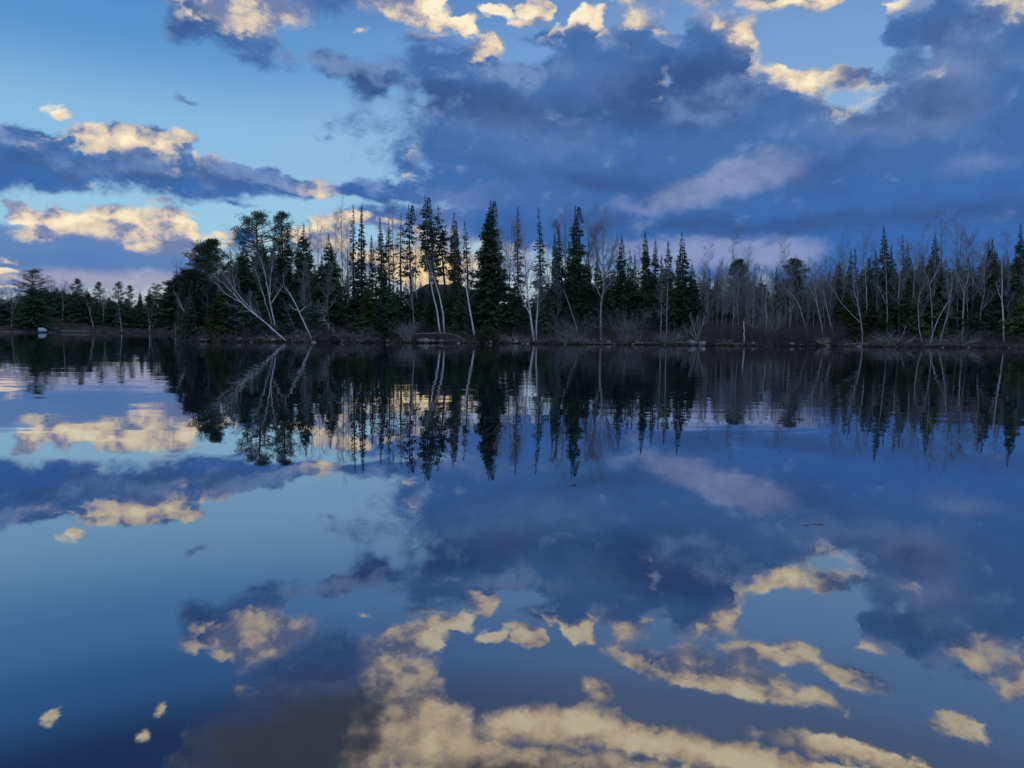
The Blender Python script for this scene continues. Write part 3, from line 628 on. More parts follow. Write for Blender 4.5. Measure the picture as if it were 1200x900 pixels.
# --- the wooded point and the near shore
pine(246,245,283,56,7,'bushy dark pine at the left tip of the wooded point',base=.06,limbs=130,puffs=6)
pine(229,221,318,28,5,'small ragged pine leaning out over the left tip of the point',base=.06,limbs=70,puffs=6)
pine(302,300,250,56,15,'tall pine with a broad open clumpy crown, highest on the left of the point',base=.50,limbs=58,puffs=4)
pine(330,331,249,34,18,'tall clumpy-crowned pine just right of the broad open-crowned pine',base=.50,limbs=46,puffs=4)
SPR = [ # base x, top x, top y, crown width, metres behind the shore, shape, density, bare foot, extra, label
 (286,286,280,26,12,'dense',1.0,.04,{},'dark spruce whose tip just clears the pine crowns at the left of the point'),
 (272,270,293,28,9,'dense',1.0,.03,{},'rounded dark spruce between the two left pines of the point'),
 (308,307,278,22,13,'dense',.9,.06,{},'dark spruce right under the broad open pine crown'),
 (322,321,283,18,12,'cone',.9,.1,{},'slim dark spruce right of the broad open pine, behind the forked birch'),
 (330,329,274,18,14,'cone',1.0,.08,{},'slim spruce with its tip against the clumpy-crowned pine trunk'),
 (338,337,267,20,13,'cone',1.0,.08,{},'taller of the slim spruces right of the clumpy-crowned pine'),
 (351,350,277,18,14,'cone',1.0,.1,{},'slim spruce touching the left side of the wide triangular spruce'),
 (358,356,262,34,12,'cone',1.15,.14,{},'wide triangular spruce, the taller of the two left of the bare pale trees'),
 (388,385,275,40,8,'cone',1.25,.1,{},'full triangular spruce standing alone in front of the bare pale trees'),
 (378,377,299,16,10,'cone',1.0,.1,{},'small spruce at the left side of the full triangular spruce'),
 (415,414,240,20,15,'spire',.62,.12,{'ragged':.4},'thin sparse spruce, left one of the two equally tall ones left of centre'),
 (426,424,240,24,13,'spire',.85,.08,{},'green narrow spruce, right one of the two equally tall ones left of centre'),
 (437,435,275,18,11,'spire',.9,.06,{},'shorter spruce wedged right of the two equally tall ones'),
 (447,445,255,26,10,'spire',.95,.05,{},'spruce with a full green foot, next right of the two equally tall ones'),
 (457,455,257,14,14,'club',.5,.35,{'ragged':.5},'very thin spruce with a short tuft, left of the bare-trunked trio'),
 (472,470,250,14,15,'club',.5,.4,{'ragged':.5},'very thin spruce with bare lower trunk, left of the twin-tipped sparse spruce'),
 (484,479,239,17,16,'club',.55,.42,{'twin':True},'sparse spruce with twin tips and a bare lower trunk before the golden glow'),
 (505,498,230,20,16,'club',.8,.45,{'twin':True},'tallest spruce of all, twin-tipped, bare-trunked before the golden glow'),
 (509,505,245,14,14,'club',.6,.4,{},'thin spruce close against the right side of the tallest twin-tipped spruce'),
 (525,513,241,24,17,'club',.62,.45,{'ragged':.4},'spruce leaning left with sparse feathery boughs right of the tallest spruce'),
 (534,532,249,15,14,'club',.9,.25,{},'narrow spruce, taller of the close pair left of the white leaning birch'),
 (538,535,260,17,12,'spire',.85,.12,{},'narrow spruce, shorter of the close pair left of the white leaning birch'),
 (548,544.5,259,26,11,'spire',.55,.16,{'ragged':.45},'feathery see-through spruce directly behind the white leaning birch'),
 (577,575,234,38,9,'dense',1.7,.09,{'twin':True,'ragged':.12},'broad dense spruce, the fullest dark column in the middle of the shore'),
 (609,607,241,24,13,'spire',.62,.1,{'ragged':.4},'spruce with a tufted tip behind the forked white birch'),
 (632,631,243,26,13,'spire',.66,.08,{'ragged':.4},'sparse spruce just right of the forked white birch'),
 (651,650,272,18,11,'cone',1.0,.06,{},'short spruce, left one of the close dark pair right of the forked birch'),
 (656,655,268,20,12,'cone',1.05,.06,{},'short spruce, right one of the close dark pair right of the forked birch'),
 (668,667,284,20,11,'cone',1.05,.04,{},'low spruce between the close dark pair and the tall twin-tipped green spruce'),
 (676,674,241,26,12,'dense',1.05,.05,{'twin':True},'tall twin-tipped green spruce right of the leaning dead pole'),
 (689,688,296,24,9,'dense',1.1,.03,{},'full dark spruce at the right foot of the tall twin-tipped green spruce'),
 (701,700,299,22,14,'cone',1.0,.05,{},'low spruce behind the big bare tree with the wide crown'),
 (730,728.5,275,22,15,'cone',.9,.1,{},'first spruce right of the big bare tree with the wide crown'),
 (739,738,291,18,16,'cone',.8,.1,{},'short spruce second to the right of the big bare tree'),
 (745,744,299,16,17,'spire',.7,.1,{},'pale sparse spruce top just left of the row of four pointed spruces'),
 (757,756,271,22,15,'cone',1.1,.08,{},'first and densest of the four pointed spruces in a row'),
 (769,768,281,18,14,'cone',.95,.08,{},'second of the four pointed spruces in a row'),
 (776,775,299,12,15,'cone',.9,.08,{},'little spruce tip squeezed between the second and third pointed spruces'),
 (784,783,282,20,13,'cone',.9,.1,{},'third of the four pointed spruces, with a pale trunk before it'),
 (800,799,271,25,14,'cone',.85,.06,{'ragged':.35},'last and tallest of the four pointed spruces in a row'),
 (794,794,304,14,16,'cone',.9,.06,{},'short spruce tucked left of the last pointed spruce'),
 (812,811,309,25,11,'cone',1.2,.03,{},'full low spruce ending the row, beside the grey bare thicket'),
 (841,841,329,16,14,'cone',1.0,.04,{},'small spruce standing within the grey bare thicket'),
 (831,831,315,9,22,'cone',.9,.1,{},'thin spruce tip deep in the grey bare thicket'),
 (910,910,314,13,18,'cone',.8,.08,{},'dark thin spruce left of the round-headed pine'),
 (984,983,310,17,14,'cone',.85,.06,{},'slim spruce between the thicket and the dark right-hand woods'),
 (997,997,292,12,16,'spire',.7,.2,{},'thin spruce, left one of the two close tips at the start of the right woods'),
 (1003,1002,290,15,15,'spire',.6,.15,{'ragged':.4},'ragged spruce, right one of the two close tips at the start of the right woods'),
 (1020,1019,303,19,12,'cone',1.15,.05,{},'dark spruce directly left of the tallest spruce in the right woods'),
 (1036,1035.5,265,27,12,'spire',1.1,.05,{},'tallest spruce in the right woods with a thick dark spire'),
 (1027,1026,293,20,13,'cone',1.05,.05,{},'dark spruce merged into the left side of the tallest right-hand spruce'),
 (1045,1044.4,288,16,13,'cone',.9,.06,{},'plain spruce just right of the tallest right-hand spruce'),
 (1058,1057.5,275,18,16,'spire',.45,.15,{'ragged':.5},'half-bare lichen-grey spruce in the right woods'),
 (1064,1063.4,286,18,14,'cone',.9,.05,{},'spruce close right of the half-bare grey spruce'),
 (1097,1096,273.5,30,12,'spire',1.15,.16,{},'spruce with a thin spire rising from a wide bushy crown, right woods'),
 (1158,1157.6,282,16,15,'spire',.8,.1,{},'left and fainter of two close spruce tips near the right edge'),
 (1164,1163,280,22,13,'cone',1.1,.05,{},'right and darker of two close spruce tips near the right edge'),
 (1176,1175.5,303,17,15,'cone',.9,.06,{},'short spruce above the white birch near the right edge'),
 (1197,1196,262,34,13,'spire',1.0,.05,{},'tall spruce cut by the right edge of the view'),
]
for bx,tx,ty,w_,off,shp,dn,bs,ex,lab in SPR:
    spruce(bx,tx,ty,w_*(1.1 if shp=='club' else 1.28),off,lab,shp,dn,bs,'bluegreen' if dn<.7 else 'spruce',**ex)
LOW = [ # lower full evergreens along the shore
 (258,257,335,40,3.5,'olive','low bushy evergreen under the bushy pine at the tip of the point'),
 (223,222,340,20,2.0,'bluegreen','low bushy evergreen at the extreme left tip of the wooded point'),
 (283,283,340,40,4,'bluegreen','low bushy evergreen behind the big leaning birch'),
 (312,312,345,36,4,'bluegreen','low bushy evergreen below the slim spruces, right of the leaning birch'),
 (343,343,338,34,6,'bluegreen','low evergreen beneath the wide triangular spruce'),
 (366,367,352,28,4,'bluegreen','pale low evergreen left of the full triangular spruce'),
 (432,430,330,34,4,'olive','yellowish green young fir at the shore below the two equally tall spruces'),
 (446,446,345,30,3,'bluegreen','young fir at the waterside left of the fallen arched log'),
 (540,541,330,28,7,'spruce','dark young spruce behind the foot of the white leaning birch'),
 (600,603,335,36,6,'spruce','wide low spruce between the broad dense spruce and the forked birch'),
 (640,640,330,26,7,'spruce','dark young spruce behind the leaning dead pole'),
 (997,997,338,34,5,'olive','low olive cedar at the start of the right-hand woods'),
 (1022,1022,345,26,6,'olive','low olive cedar second from the left in the right-hand woods'),
 (1052,1052,325,34,6,'spruce','bushy dark fir in front of the half-bare grey spruce'),
 (1073,1073,340,26,5,'olive','small olive cedar left of the crossed pale aspens'),
 (1098,1097,298,44,9,'olive','wide bushy crowned cedar behind the crossed pale aspens'),
 (1150,1150,335,34,5,'bluegreen','pale green young fir left of the white birch near the right edge'),
 (1194,1194,345,30,4,'olive','olive cedar at the shore at the right edge of the view'),
 (712,713,325,26,9,'spruce','dark young spruce right of the big bare tree foot'),
 (865,866,306,27,18,'pine','round dusky evergreen crown in the middle of the grey bare thicket'),
 (931,931,305,31,15,'pine','round-headed dark evergreen at the right of the grey bare thicket')]
for bx,tx,ty,w_,off,mt,lab in LOW:
    if 'round' in lab and mt == 'pine': pine(bx,tx,ty,w_,off,lab,base=.28,limbs=64,puffs=6)
    else: spruce(bx,tx,ty,w_,off,lab,'dense',1.25,.01,mt,name='evergreen_tree',cat='evergreen tree')

BIR = dict(name='birch_tree', cat='birch tree', mat='birch_bark', tmat='twig')
bare([[(228,384),(217,366),(203,340)],[(230,386),(224,364),(218,345)],[(226,380),(214,362),(206,352)]],2.5,'pale dead birch stems leaning left off the tip of the point',.10,n1=6,n2=4,n3=2,t0=.5,**BIR)
bare([[(336,396.5),(313,380),(290,362),(267,337),(250,322)],[(304,373),(282,348),(262,322),(257,312)],[(290,362),(276,340),(272,322),(274,310)],[(282,354),(266,346),(252,330),(246,325)],[(296,366),(292,352),(294,342)],[(276,346),(268,326),(267,315)]],1.0,'big white birch leaning far left over the water with a fan of bare limbs',.115,n1=18,n2=7,n3=3,t0=.3,ang=34,l1=.24,sub=.36,**BIR)
bare([[(325,376),(316,352),(310,316),(304,300)],[(319,381),(310,349),(302,324),(298,312)],[(316,350),(317,325),(320,304)],[(317,357),(326,343),(331,336)]],4,'white birch forked into slim stems behind the big leaning birch',.085,n1=12,n2=6,n3=3,t0=.35,ang=32,l1=.24,py=377,sub=.6,**BIR)
bare([[(366,394),(350,364),(339.5,343),(332,335),(332,320)],[(351,366),(356,361),(362,358)],[(349,364),(344,362),(339,357)]],1.5,'white birch bent left with a crooked upright tip, left of the triangular spruce',.095,n1=9,n2=5,n3=3,t0=.4,sub=.4,**BIR)
bare([[(354,399),(342,378),(330,349)]],.8,'thin dark stem leaning left between the two white leaning birches',.06,'dark_bark',n1=6,n2=3,n3=2)
bare([[(369,382),(364,352),(362,330)]],4,'thin straight grey stem beside the full triangular spruce',.06,n1=8,n2=4,n3=2)
bare([[(402,398.5),(386,384),(378,368),(374,352)]],.6,'dead grey sapling sagging left over the water in front of the triangular spruce',.08,'grey_bark','pale_twig',n1=26,n2=5,n3=2,t0=.1,l1=.2,ang=60,up=-.2)
bare([[(496,377),(489,346),(482,322),(473,297),(468,280)]],9,'white birch leaning left, leftmost of the white stems before the cabin',.14,n1=10,n2=5,n3=3,t0=.5,py=378,**BIR)
bare([[(516,385),(510,354),(503,326),(498,300)]],7,'white birch leaning left, left one of the close white pair before the cabin',.12,n1=9,n2=5,n3=3,t0=.5,py=386,**BIR)
bare([[(521,386),(518,360),(514,342),(508,326),(500,300)]],7,'white birch curving left, right one of the close white pair before the cabin',.12,n1=9,n2=5,n3=3,t0=.5,py=386,**BIR)
bare([[(556,391),(549,352),(544,320),(541,301),(538,280)]],5,'single white birch leaning slightly left, just left of the broad dense spruce',.13,n1=10,n2=5,n3=3,t0=.5,py=390,**BIR)
bare([[(626,399.5),(621,366),(618,337),(616,309),(612,268)],[(620.5,368),(604,328),(596,299),(585,268)],[(621,352),(631,336),(641,326)],[(602,322),(602,290),(606,262)],[(597,300),(588,290),(582,280)]],1.5,'forked white birch at the waterline, the brightest trunk right of the broad dense spruce',.16,n1=18,n2=7,n3=4,t0=.42,sub=.55,**BIR)
bare([[(628.5,397),(629.5,365),(631,338),(632,318)]],2.5,'thin straight white birch touching the right side of the forked white birch',.085,n1=8,n2=4,n3=3,**BIR)
bare([[(704,400),(704,360),(709,325),(706,290),(704,248)],[(706,335),(716,305),(722,280)],[(707,318),(698,290),(692,268)]],2.5,'big bare tree with a wide twiggy crown and pale trunk right of centre',.15,n1=20,n2=8,n3=5,t0=.3,l1=.24)
bare([[(690,397),(690,330),(689,257)],[(689,300),(697,280),(703,262)]],16,'grey bare tree between the twin-tipped green spruce and the big bare tree',.15,'dark_bark',n1=20,n2=8,n3=5,t0=.45)
bare([[(662,397),(662,330),(663,250)],[(662,300),(654,275),(650,262)]],18,'bare tree with a domed crown behind the close dark spruce pair',.15,'dark_bark',n1=22,n2=8,n3=5,t0=.45)
bare([[(781,388),(782,350),(783,312),(784,300)]],6,'straight pale trunk before the third of the four pointed spruces',.08,n1=8,n2=4,n3=3,py=388)
bare([[(595,396),(597,330),(600,262)]],16,'bare tree hazy with fine twigs between the broad dense spruce and the tufted spruce',.13,'dark_bark',n1=20,n2=8,n3=5,t0=.4)
bare([[(400,396),(402,330),(399,241)]],17,'tall bare tree with drooping fine twigs left of the two equally tall spruces',.13,'dark_bark','twig',n1=22,n2=8,n3=5,t0=.4,l1=.2)
bare([[(462,396),(461,320),(460,239)]],18,'tall bare tree with a misty twig crown right of the two equally tall spruces',.12,'dark_bark','twig',n1=20,n2=8,n3=5,t0=.45,l1=.18)
bare([[(487,396),(487,330),(488,245)]],20,'bare tree with fine twigs behind the sparse twin-tipped spruce',.11,'dark_bark','twig',n1=16,n2=7,n3=5,t0=.5,l1=.18)
for x,y,lab in ((348,259,'pale bare aspen just right of the clumpy-crowned pine'),(363,261,'pale bare aspen showing over the wide triangular spruce'),(372,259,'pale bare aspen, tallest in the gap left of the full triangular spruce'),(380,268,'pale bare aspen, shortest in the gap left of the full triangular spruce'),(393,262,'pale bare aspen close right of the full triangular spruce tip'),(406,258,'pale bare aspen left of the thin sparse spruce')):
    bare([[(x+1,396),(x+1,330),(x,y)]],20,lab,.12,'grey_bark','pale_twig',n1=18,n2=8,n3=5,t0=.35,l1=.17)
THK = [(830,290,15,'bare tree with a fan-shaped crown at the left of the grey thicket'),(859,275,14,'tall bare tree with a dark bristly top in the grey thicket'),(876,292,15,'thin bare tree with a forked top right of the dark bristly one'),
       (920,279,13,'bare tree with an open round crown holding a few last leaves'),(988,282,15,'bare tree with a spreading crown at the left of the right-hand woods'),(1012,276,15,'bare tree with curved limbs over the dark spruce left of the tallest right-hand spruce'),
       (1103,257,16,'bare tree with the highest spreading crown, over the wide bushy cedar'),(1121,259,13,'large pale bare tree with a domed crown in the right woods'),(1082,268,16,'bare tree with a thin crown between the half-bare spruce and the bushy cedar'),(1140,275,14,'bare tree filling the gap right of the domed pale tree'),
       (1180,272,17,'bare tree with faint twigs left of the spruce at the right edge'),(1133,283,12,'low-crowned bare tree left of the two close spruce tips near the right edge')]
for x,y,off,lab in THK:
    bare([[(x+1,398),(x,345),(x,y)]],off,lab,.12,'dark_bark' if x in (859,1103) else 'grey_bark','twig',n1=20,n2=8,n3=5,t0=.35,l1=.2)
ASP = dict(mat='pale_twig', tmat='twig', name='aspen_tree', cat='aspen tree')
bare([[(949,378),(936,354),(921,338),(912,330)]],6,'pale aspen leaning left in the thicket, its bent stem nearest the round-headed evergreen',.07,n1=9,n2=5,n3=3,py=380,**ASP)
bare([[(966,395),(958,356),(945,330),(936,318)],[(958,358),(954,330),(952,312)]],3,'pale forked aspen leaning left at the right end of the thicket',.09,n1=9,n2=5,n3=3,**ASP)
bare([[(978,395),(967,352),(962,326)]],4,'slim aspen leaning left, next right of the forked leaning aspen',.07,n1=9,n2=5,n3=3,**ASP)
bare([[(1011,400.5),(1010.5,382),(1003,345),(998,322),(994,305)],[(1010,380),(988,358),(972,333),(964,322)],[(1006,362),(1004,336),(1000,318)]],1.2,'pale aspen at the waterline splitting into a far-leaning left limb',.085,n1=9,n2=5,n3=3,**ASP)
bare([[(1016,380),(1016,350),(1014,318),(1016,300)]],8,'straight bright aspen trunk before the dark spruce left of the tallest right-hand spruce',.10,n1=8,n2=5,n3=3,py=380,**ASP)
bare([[(1040,380),(1039.5,350),(1038,311),(1036,300)],[(1039,358),(1032,342),(1027,330)]],7,'aspen with a short left fork before the tallest right-hand spruce',.085,n1=8,n2=5,n3=3,py=380,**ASP)
bare([[(1069,385),(1070,345),(1072,313),(1070,296)],[(1072,316),(1080,306),(1090,302)]],7,'pale aspen with a limb arching right beside the half-bare grey spruce',.10,n1=10,n2=6,n3=3,py=385,**ASP)
bare([[(1081,400),(1077,384),(1076,356),(1078,342),(1083,332)]],2,'slim aspen with a kinked top left of the crossed pale aspens',.07,n1=8,n2=5,n3=3,**ASP)
bare([[(1089,400.5),(1098.5,373),(1113,351),(1116,332),(1118,315)]],1.2,'left one of the crossed pale aspens, leaning right across the other',.085,n1=9,n2=5,n3=3,**ASP)
bare([[(1100.6,400.5),(1111,366),(1114,348),(1116,326),(1115,308)]],1.6,'right one of the crossed pale aspens, rising steeply from the waterline',.085,n1=9,n2=5,n3=3,**ASP)
bare([[(1093,388),(1092,358),(1089,328),(1082,316)],[(1090,332),(1097,320),(1100,310)]],6,'upright pale aspen behind the crossed pair, forking at the top',.08,n1=9,n2=5,n3=3,py=388,**ASP)
bare([[(1128,394),(1129,345),(1134,326),(1136,305)],[(1129,343),(1124,330),(1120,318)]],5,'pale aspen forked like a Y right of the crossed pair',.09,n1=9,n2=5,n3=3,**ASP)
bare([[(1177,395),(1174.5,356),(1174,320),(1174,305)],[(1174,352),(1169,340),(1167,330)]],4,'white birch with a slim straight trunk near the right edge',.11,n1=8,n2=5,n3=3,**BIR)

# --- the wood behind, tree by tree
BG1 = 'dark spruces deep in the wood behind the shore'
src = spruce(320,320,310,26,26,'dark spruce standing deep in the wood behind the front trees','dense',1.0,.02,group=BG1)
src2 = spruce(690,690,318,26,24,'dark spruce standing deep in the wood behind the front trees','cone',1.1,.02,group=BG1)
rg = random.Random(11)
def skyline(x):  # how high the wood behind may reach without filling the gaps the photo shows
    return np.interp(x, [215,250,290,340,400,440,480,560,600,640,700,815,830,960,980,1200], [335,305,284,296,318,330,344,346,336,322,306,314,324,326,304,298])
for k, (x, y) in enumerate(((456,330),(466,333),(476,329),(485,334),(493,330),(504,338),(512,333),(521,342),(529,337),(538,344),(546,340),(555,347),(563,345))):
    s = Spot(x, 9.0 + (k * 7 % 4)); f = s.local(x, y)[1] / Spot(320, 26).local(320, 310)[1]; dup(src, s, (f * .95, f * .95, f), k * 1.3, src['label'], BG1)
h1, h2 = Spot(320, 26).local(320, 310)[1], Spot(690, 24).local(690, 318)[1]
for k in range(232):
    x = 232 + 985 * (k + rg.random()) / 172 if k < 172 else 450 + 128 * (k - 172 + rg.random()) / 18 if k < 190 else 822 + 385 * (k - 190 + rg.random()) / 42; s = Spot(x, rg.uniform(16, 42))
    if 448 < x < 582: s = Spot(x, rg.uniform(7, 14))
    _, hh = s.local(x, skyline(x) + rg.uniform(-3, 26)); o, h0 = (src, h1) if k % 2 else (src2, h2)
    f = hh / h0; dup(o, s, (f * rg.uniform(.95, 1.5),) * 2 + (f,), rg.uniform(0, 6.28), o['label'], BG1)
for k in range(14):
    s = Spot(209.5 + k * .7, rg.uniform(1, 6) if k < 5 else rg.uniform(2, 40)); f = rg.uniform(.22, .30) + .018 * k; dup(src, s, (f * .62, f * .62, f), rg.uniform(0, 6.28), src['label'], BG1)
BG2 = 'thin bare trees deep in the wood behind the shore'
b1 = bare([[(850,397),(851,350),(850,316)]],16,'thin grey bare tree deep in the wood behind the front trees',.075,'dark_bark','twig',n1=18,n2=7,n3=5,t0=.25,l1=.2); b1['group'] = BG2
b2 = bare([[(890,397),(888,350),(890,312)]],18,'thin grey bare tree deep in the wood behind the front trees',.085,'grey_bark','twig',n1=18,n2=7,n3=5,t0=.3,l1=.2); b2['group'] = BG2
def skyline2(x): return np.interp(x, [215,250,400,450,560,600,700,815,840,960,1000,1200], [328,300,285,290,300,285,280,306,312,308,286,276])
for k in range(244):
    x = (815 + 165 * rg.random()) if k < 120 else (230 + 970 * (k - 120 + rg.random()) / 100) if k < 220 else (840 + 370 * rg.random())
    s = Spot(x, rg.uniform(4, 34)); _, hh = s.local(x, skyline2(x) + rg.uniform(-6, 46)); o = b1 if k % 2 else b2
    f = hh / (Spot(850, 16).local(850, 316)[1] if k % 2 else Spot(890, 18).local(890, 312)[1])
    g_ = f * rg.uniform(.75, 1.1); dup(o, s, (g_, g_, f), rg.uniform(0, 6.28), o['label'], BG2)

# ------------------------------------------------------------------ shrubs and shore clutter
def shrub(x, off, r, h, label, mat='twig', name='bare_shrub', **kw):
    s = Spot(x, off); o = shrub_mesh(r, h, seed(), **kw).obj(name, M[mat]); o.location = s.loc; o.rotation_euler = (0, 0, -R(s.az))
    return tag(o, label, 'shrub')
shrub(673,1.2,2.2,4.0,'dead grey bush of tangled twigs under the leaning dead pole','twig',stems=34,spread=1.1)
shrub(722,1.0,3.0,5.0,'tangled grey thicket of arching dead limbs right of the big bare tree','red_twig',stems=40,spread=1.5)
shrub(738,1.5,3.0,4.2,'low grey brush heap before the pointed spruces, left half','twig',stems=36,spread=1.2)
shrub(785,.6,1.8,1.7,'low grey brush trailing into the water left of the pale plank','twig',stems=34,spread=1.6)
shrub(478,.8,1.5,2.6,'rounded grey bush left of the fallen arched log','twig',stems=34,spread=.8)
shrub(900,2.0,2.0,4.6,'pale bare bush right of the broken white stub','pale_twig',stems=24,spread=.7)
shrub(383,.8,1.8,2.4,'tangled brown brush under the full triangular spruce','red_twig',stems=32,spread=1.2)
shrub(965,.5,1.1,1.2,'pale bleached brush at the waterline before the forked leaning aspen','pale_twig',stems=20,spread=1.2)
shrub(1037,.6,2.0,2.0,'bleached tangle of dead branches at the foot of the tallest right-hand spruce','twig',stems=26,spread=1.8)
s = Spot(818, .5)
t = root('dead_shrub', s, 'pale dead shrub shaped like a V on the little mound beside the pale plank', 'shrub')
paths = [np.array([(0,0,-.2)] + [(s.local(x,y)[0], dy, s.local(x,y)[1]) for (x,y,dy) in pp]) for pp in
         ([(815,390,0),(811,380,.1),(808,368,.2)], [(820,388,.1),(824,378,.2),(826,370,.3)], [(813,394,-.1),(806,388,-.2),(800,382,-.3)], [(818,390,.2),(817,380,.4),(817,370,.5)])]
tr, br = bare_mesh(paths, [.075,.065,.05,.04], seed(), n1=8, n2=4, n3=2, t0=.3, ang=35, l1=.35)
tr.obj('trunk', M['pale_twig'], t, True); br.obj('branches', M['pale_twig'], t)
s = Spot(572, .8); _, h = s.local(572, 381)
cr = MB(); rng = np.random.default_rng(5); n = 2600; u = unit(rng.normal(size=(n,3))); u[:,2] = np.abs(u[:,2]); rr = rng.random(n)**.3*(1+.2*np.sin(u[:,0]*9)*np.cos(u[:,1]*7))
cards(cr, u*rr[:,None]*np.array([1.5,1.2,h*.9]), u+np.array([0,0,.5]), .2+.15*rng.random(n), .07+.05*rng.random(n), rng)
o = cr.obj('green_bush', M['olive']); o.location = s.loc; tag(o, 'low rounded green bush at the waterline under the broad dense spruce', 'bush')

def log(pts, r, off, label, name='fallen_log', mat='driftwood', cat='log', knots=3, py=396, dy=0.0):
    s = Spot(pts[0][0], off, py); rng = np.random.default_rng(seed())
    P = smooth_path(np.array([(s.local(x, y)[0], dy * i, s.local(x, y)[1]) for i, (x, y) in enumerate(pts)]), 16)
    P[1:-1] += rng.normal(size=P[1:-1].shape) * (r * .2 + .02)
    mb = MB(); rr = r * np.linspace(1, .5, 16) * (1 + .08 * rng.normal(size=16)); tubes(mb, P[None], rr[None], 8)
    for e, rad_ in ((0, rr[0]), (15, rr[15])):
        ring = np.arange(8) + e * 8; mb.F3.append(np.stack([np.full(6, ring[0]), ring[1:-1], ring[2:]], -1))
    if knots:
        Q, Rq, _ = grow(P[None], rr[None], knots, rng, .2, .95, lambda t, u, i: .25 + .7 * u, np.float64(55), .2, .4, N=4, wob=.3); tubes(mb, Q, Rq, 4)
    o = mb.obj(name, M[mat], smooth=True); o.location = s.loc; o.rotation_euler = (0, 0, -R(s.az)); return tag(o, label, cat)
log([(487,391.5),(508,390.2),(524,390.6),(536,393),(543,397),(547,402.5)],.085,.9,'fallen pale log arching down into the water left of the broad dense spruce')
log([(512,399.5),(528,399),(545,397.2)],.07,.5,'short pale log lying low under the fallen arched log')
log([(661,340),(666,355),(674,378),(678,396)][::-1],.075,2.4,'bare dead pole leaning left out of the dead grey bush','dead_pole','pale_twig','dead trunk',0)
log([(872,401),(872,388),(871.6,376)],.10,.7,'broken white stub of a birch at the edge of the thicket','broken_trunk','birch_bark','dead trunk',0)
log([(1062,382),(1058,392),(1053,401)][::-1],.06,1.0,'short pale pole leaning right at the feet of the right-hand woods','dead_pole','pale_twig','dead trunk',2)
log([(603,401.7),(622,402.0),(640,401.4)],.05,.1,'pale log on the waterline under the forked white birch',knots=1)
log([(688,402.2),(705,402),(722,402.9)],.045,.1,'grey log on the waterline under the big bare tree',knots=4)
log([(744,402.2),(758,401),(770,402.8)],.06,.1,'weathered log on the bank left of the brush trailing into the water',knots=3)
log([(990,403.6),(1002,402.4),(1013,403.8)],.06,.1,'pale log on the waterline under the splitting aspen',knots=1)
log([(1085,403.4),(1110,403.2),(1145,405)],.05,.1,'long grey log on the waterline right of the crossed pale aspens',knots=4)
log([(838,403),(856,402.2),(880,403.5)],.045,.1,'grey log on the waterline under the broken white stub',knots=5)
log([(225,398.4),(232,397),(243,397.6)],.10,.3,'dark wet log at the left tip of the wooded point',mat='dark_bark',knots=2)
log([(290,397),(299,397.6),(309,398.8)],.05,.1,'grey log on the waterline below the big leaning birch',knots=4)
# the plank over the gap in the bank and the little mound
s = Spot(802, .5); mb = MB(); x0 = s.local(792, 400)[0]; x1 = s.local(811, 400)[0]
def box(mb, lo, hi, bev=0.0):
    (x0,y0,z0),(x1,y1,z1) = lo, hi
    V = [(x0,y0,z0),(x1,y0,z0),(x1,y1,z0),(x0,y1,z0),(x0,y0,z1),(x1,y0,z1),(x1,y1,z1),(x0,y1,z1)]
    mb.add(V, [(0,3,2,1),(4,5,6,7),(0,1,5,4),(1,2,6,5),(2,3,7,6),(3,0,4,7)])
t = root('plank_bridge', s, 'pale weathered plank lying level across a gap in the bank beside the V-shaped dead shrub', 'plank')
mb = MB(); box(mb, (x0,-.18,.12), (x1,.0,.19)); box(mb, (x0+.05,.02,.115), (x1-.08,.20,.185)); mb.obj('plank', M['weathered_plank'], t)
for xx in (x0+.2, x1-.35): mb = MB(); box(mb, (xx,-.2,-.35), (xx+.13,.22,.112)); mb.obj('post', M['conifer_bark'], t)

# bits floating on the water
def floating(px, py, ln, name, mat, label):
    v = ray(px, py); k = -EYE / v.z; rng = np.random.default_rng(int(px)); mb = MB()
    P = np.array([(-ln/2, 0, .004), (-ln/6, .012, .007), (ln/5, -.01, .006), (ln/2, .015, .004)]); tubes(mb, P[None], np.array([[.002, .0035, .003, .0015]]), 6)
    tubes(mb, np.array([[(ln/5, -.01, .006), (ln*.36, .06, .012), (ln*.45, .09, .006)]]), np.array([[.004, .003, .002]]), 5)
    o = mb.obj(name, M[mat]); o.location = (v.x * k, v.y * k, 0); o.rotation_euler = (0, 0, rng.uniform(-.3, .3)); tag(o, label, 'twig')
floating(958, 614, .13, 'floating_twig', 'pale_twig', 'pale twig floating on the calm water below the right woods')
floating(944, 615, .06, 'floating_twig', 'pale_twig', 'tiny pale chip of wood floating left of the floating twig')
floating(672, 569, .07, 'floating_twig', 'conifer_bark', 'tiny dark bit floating below the reflected twin-tipped green spruce')

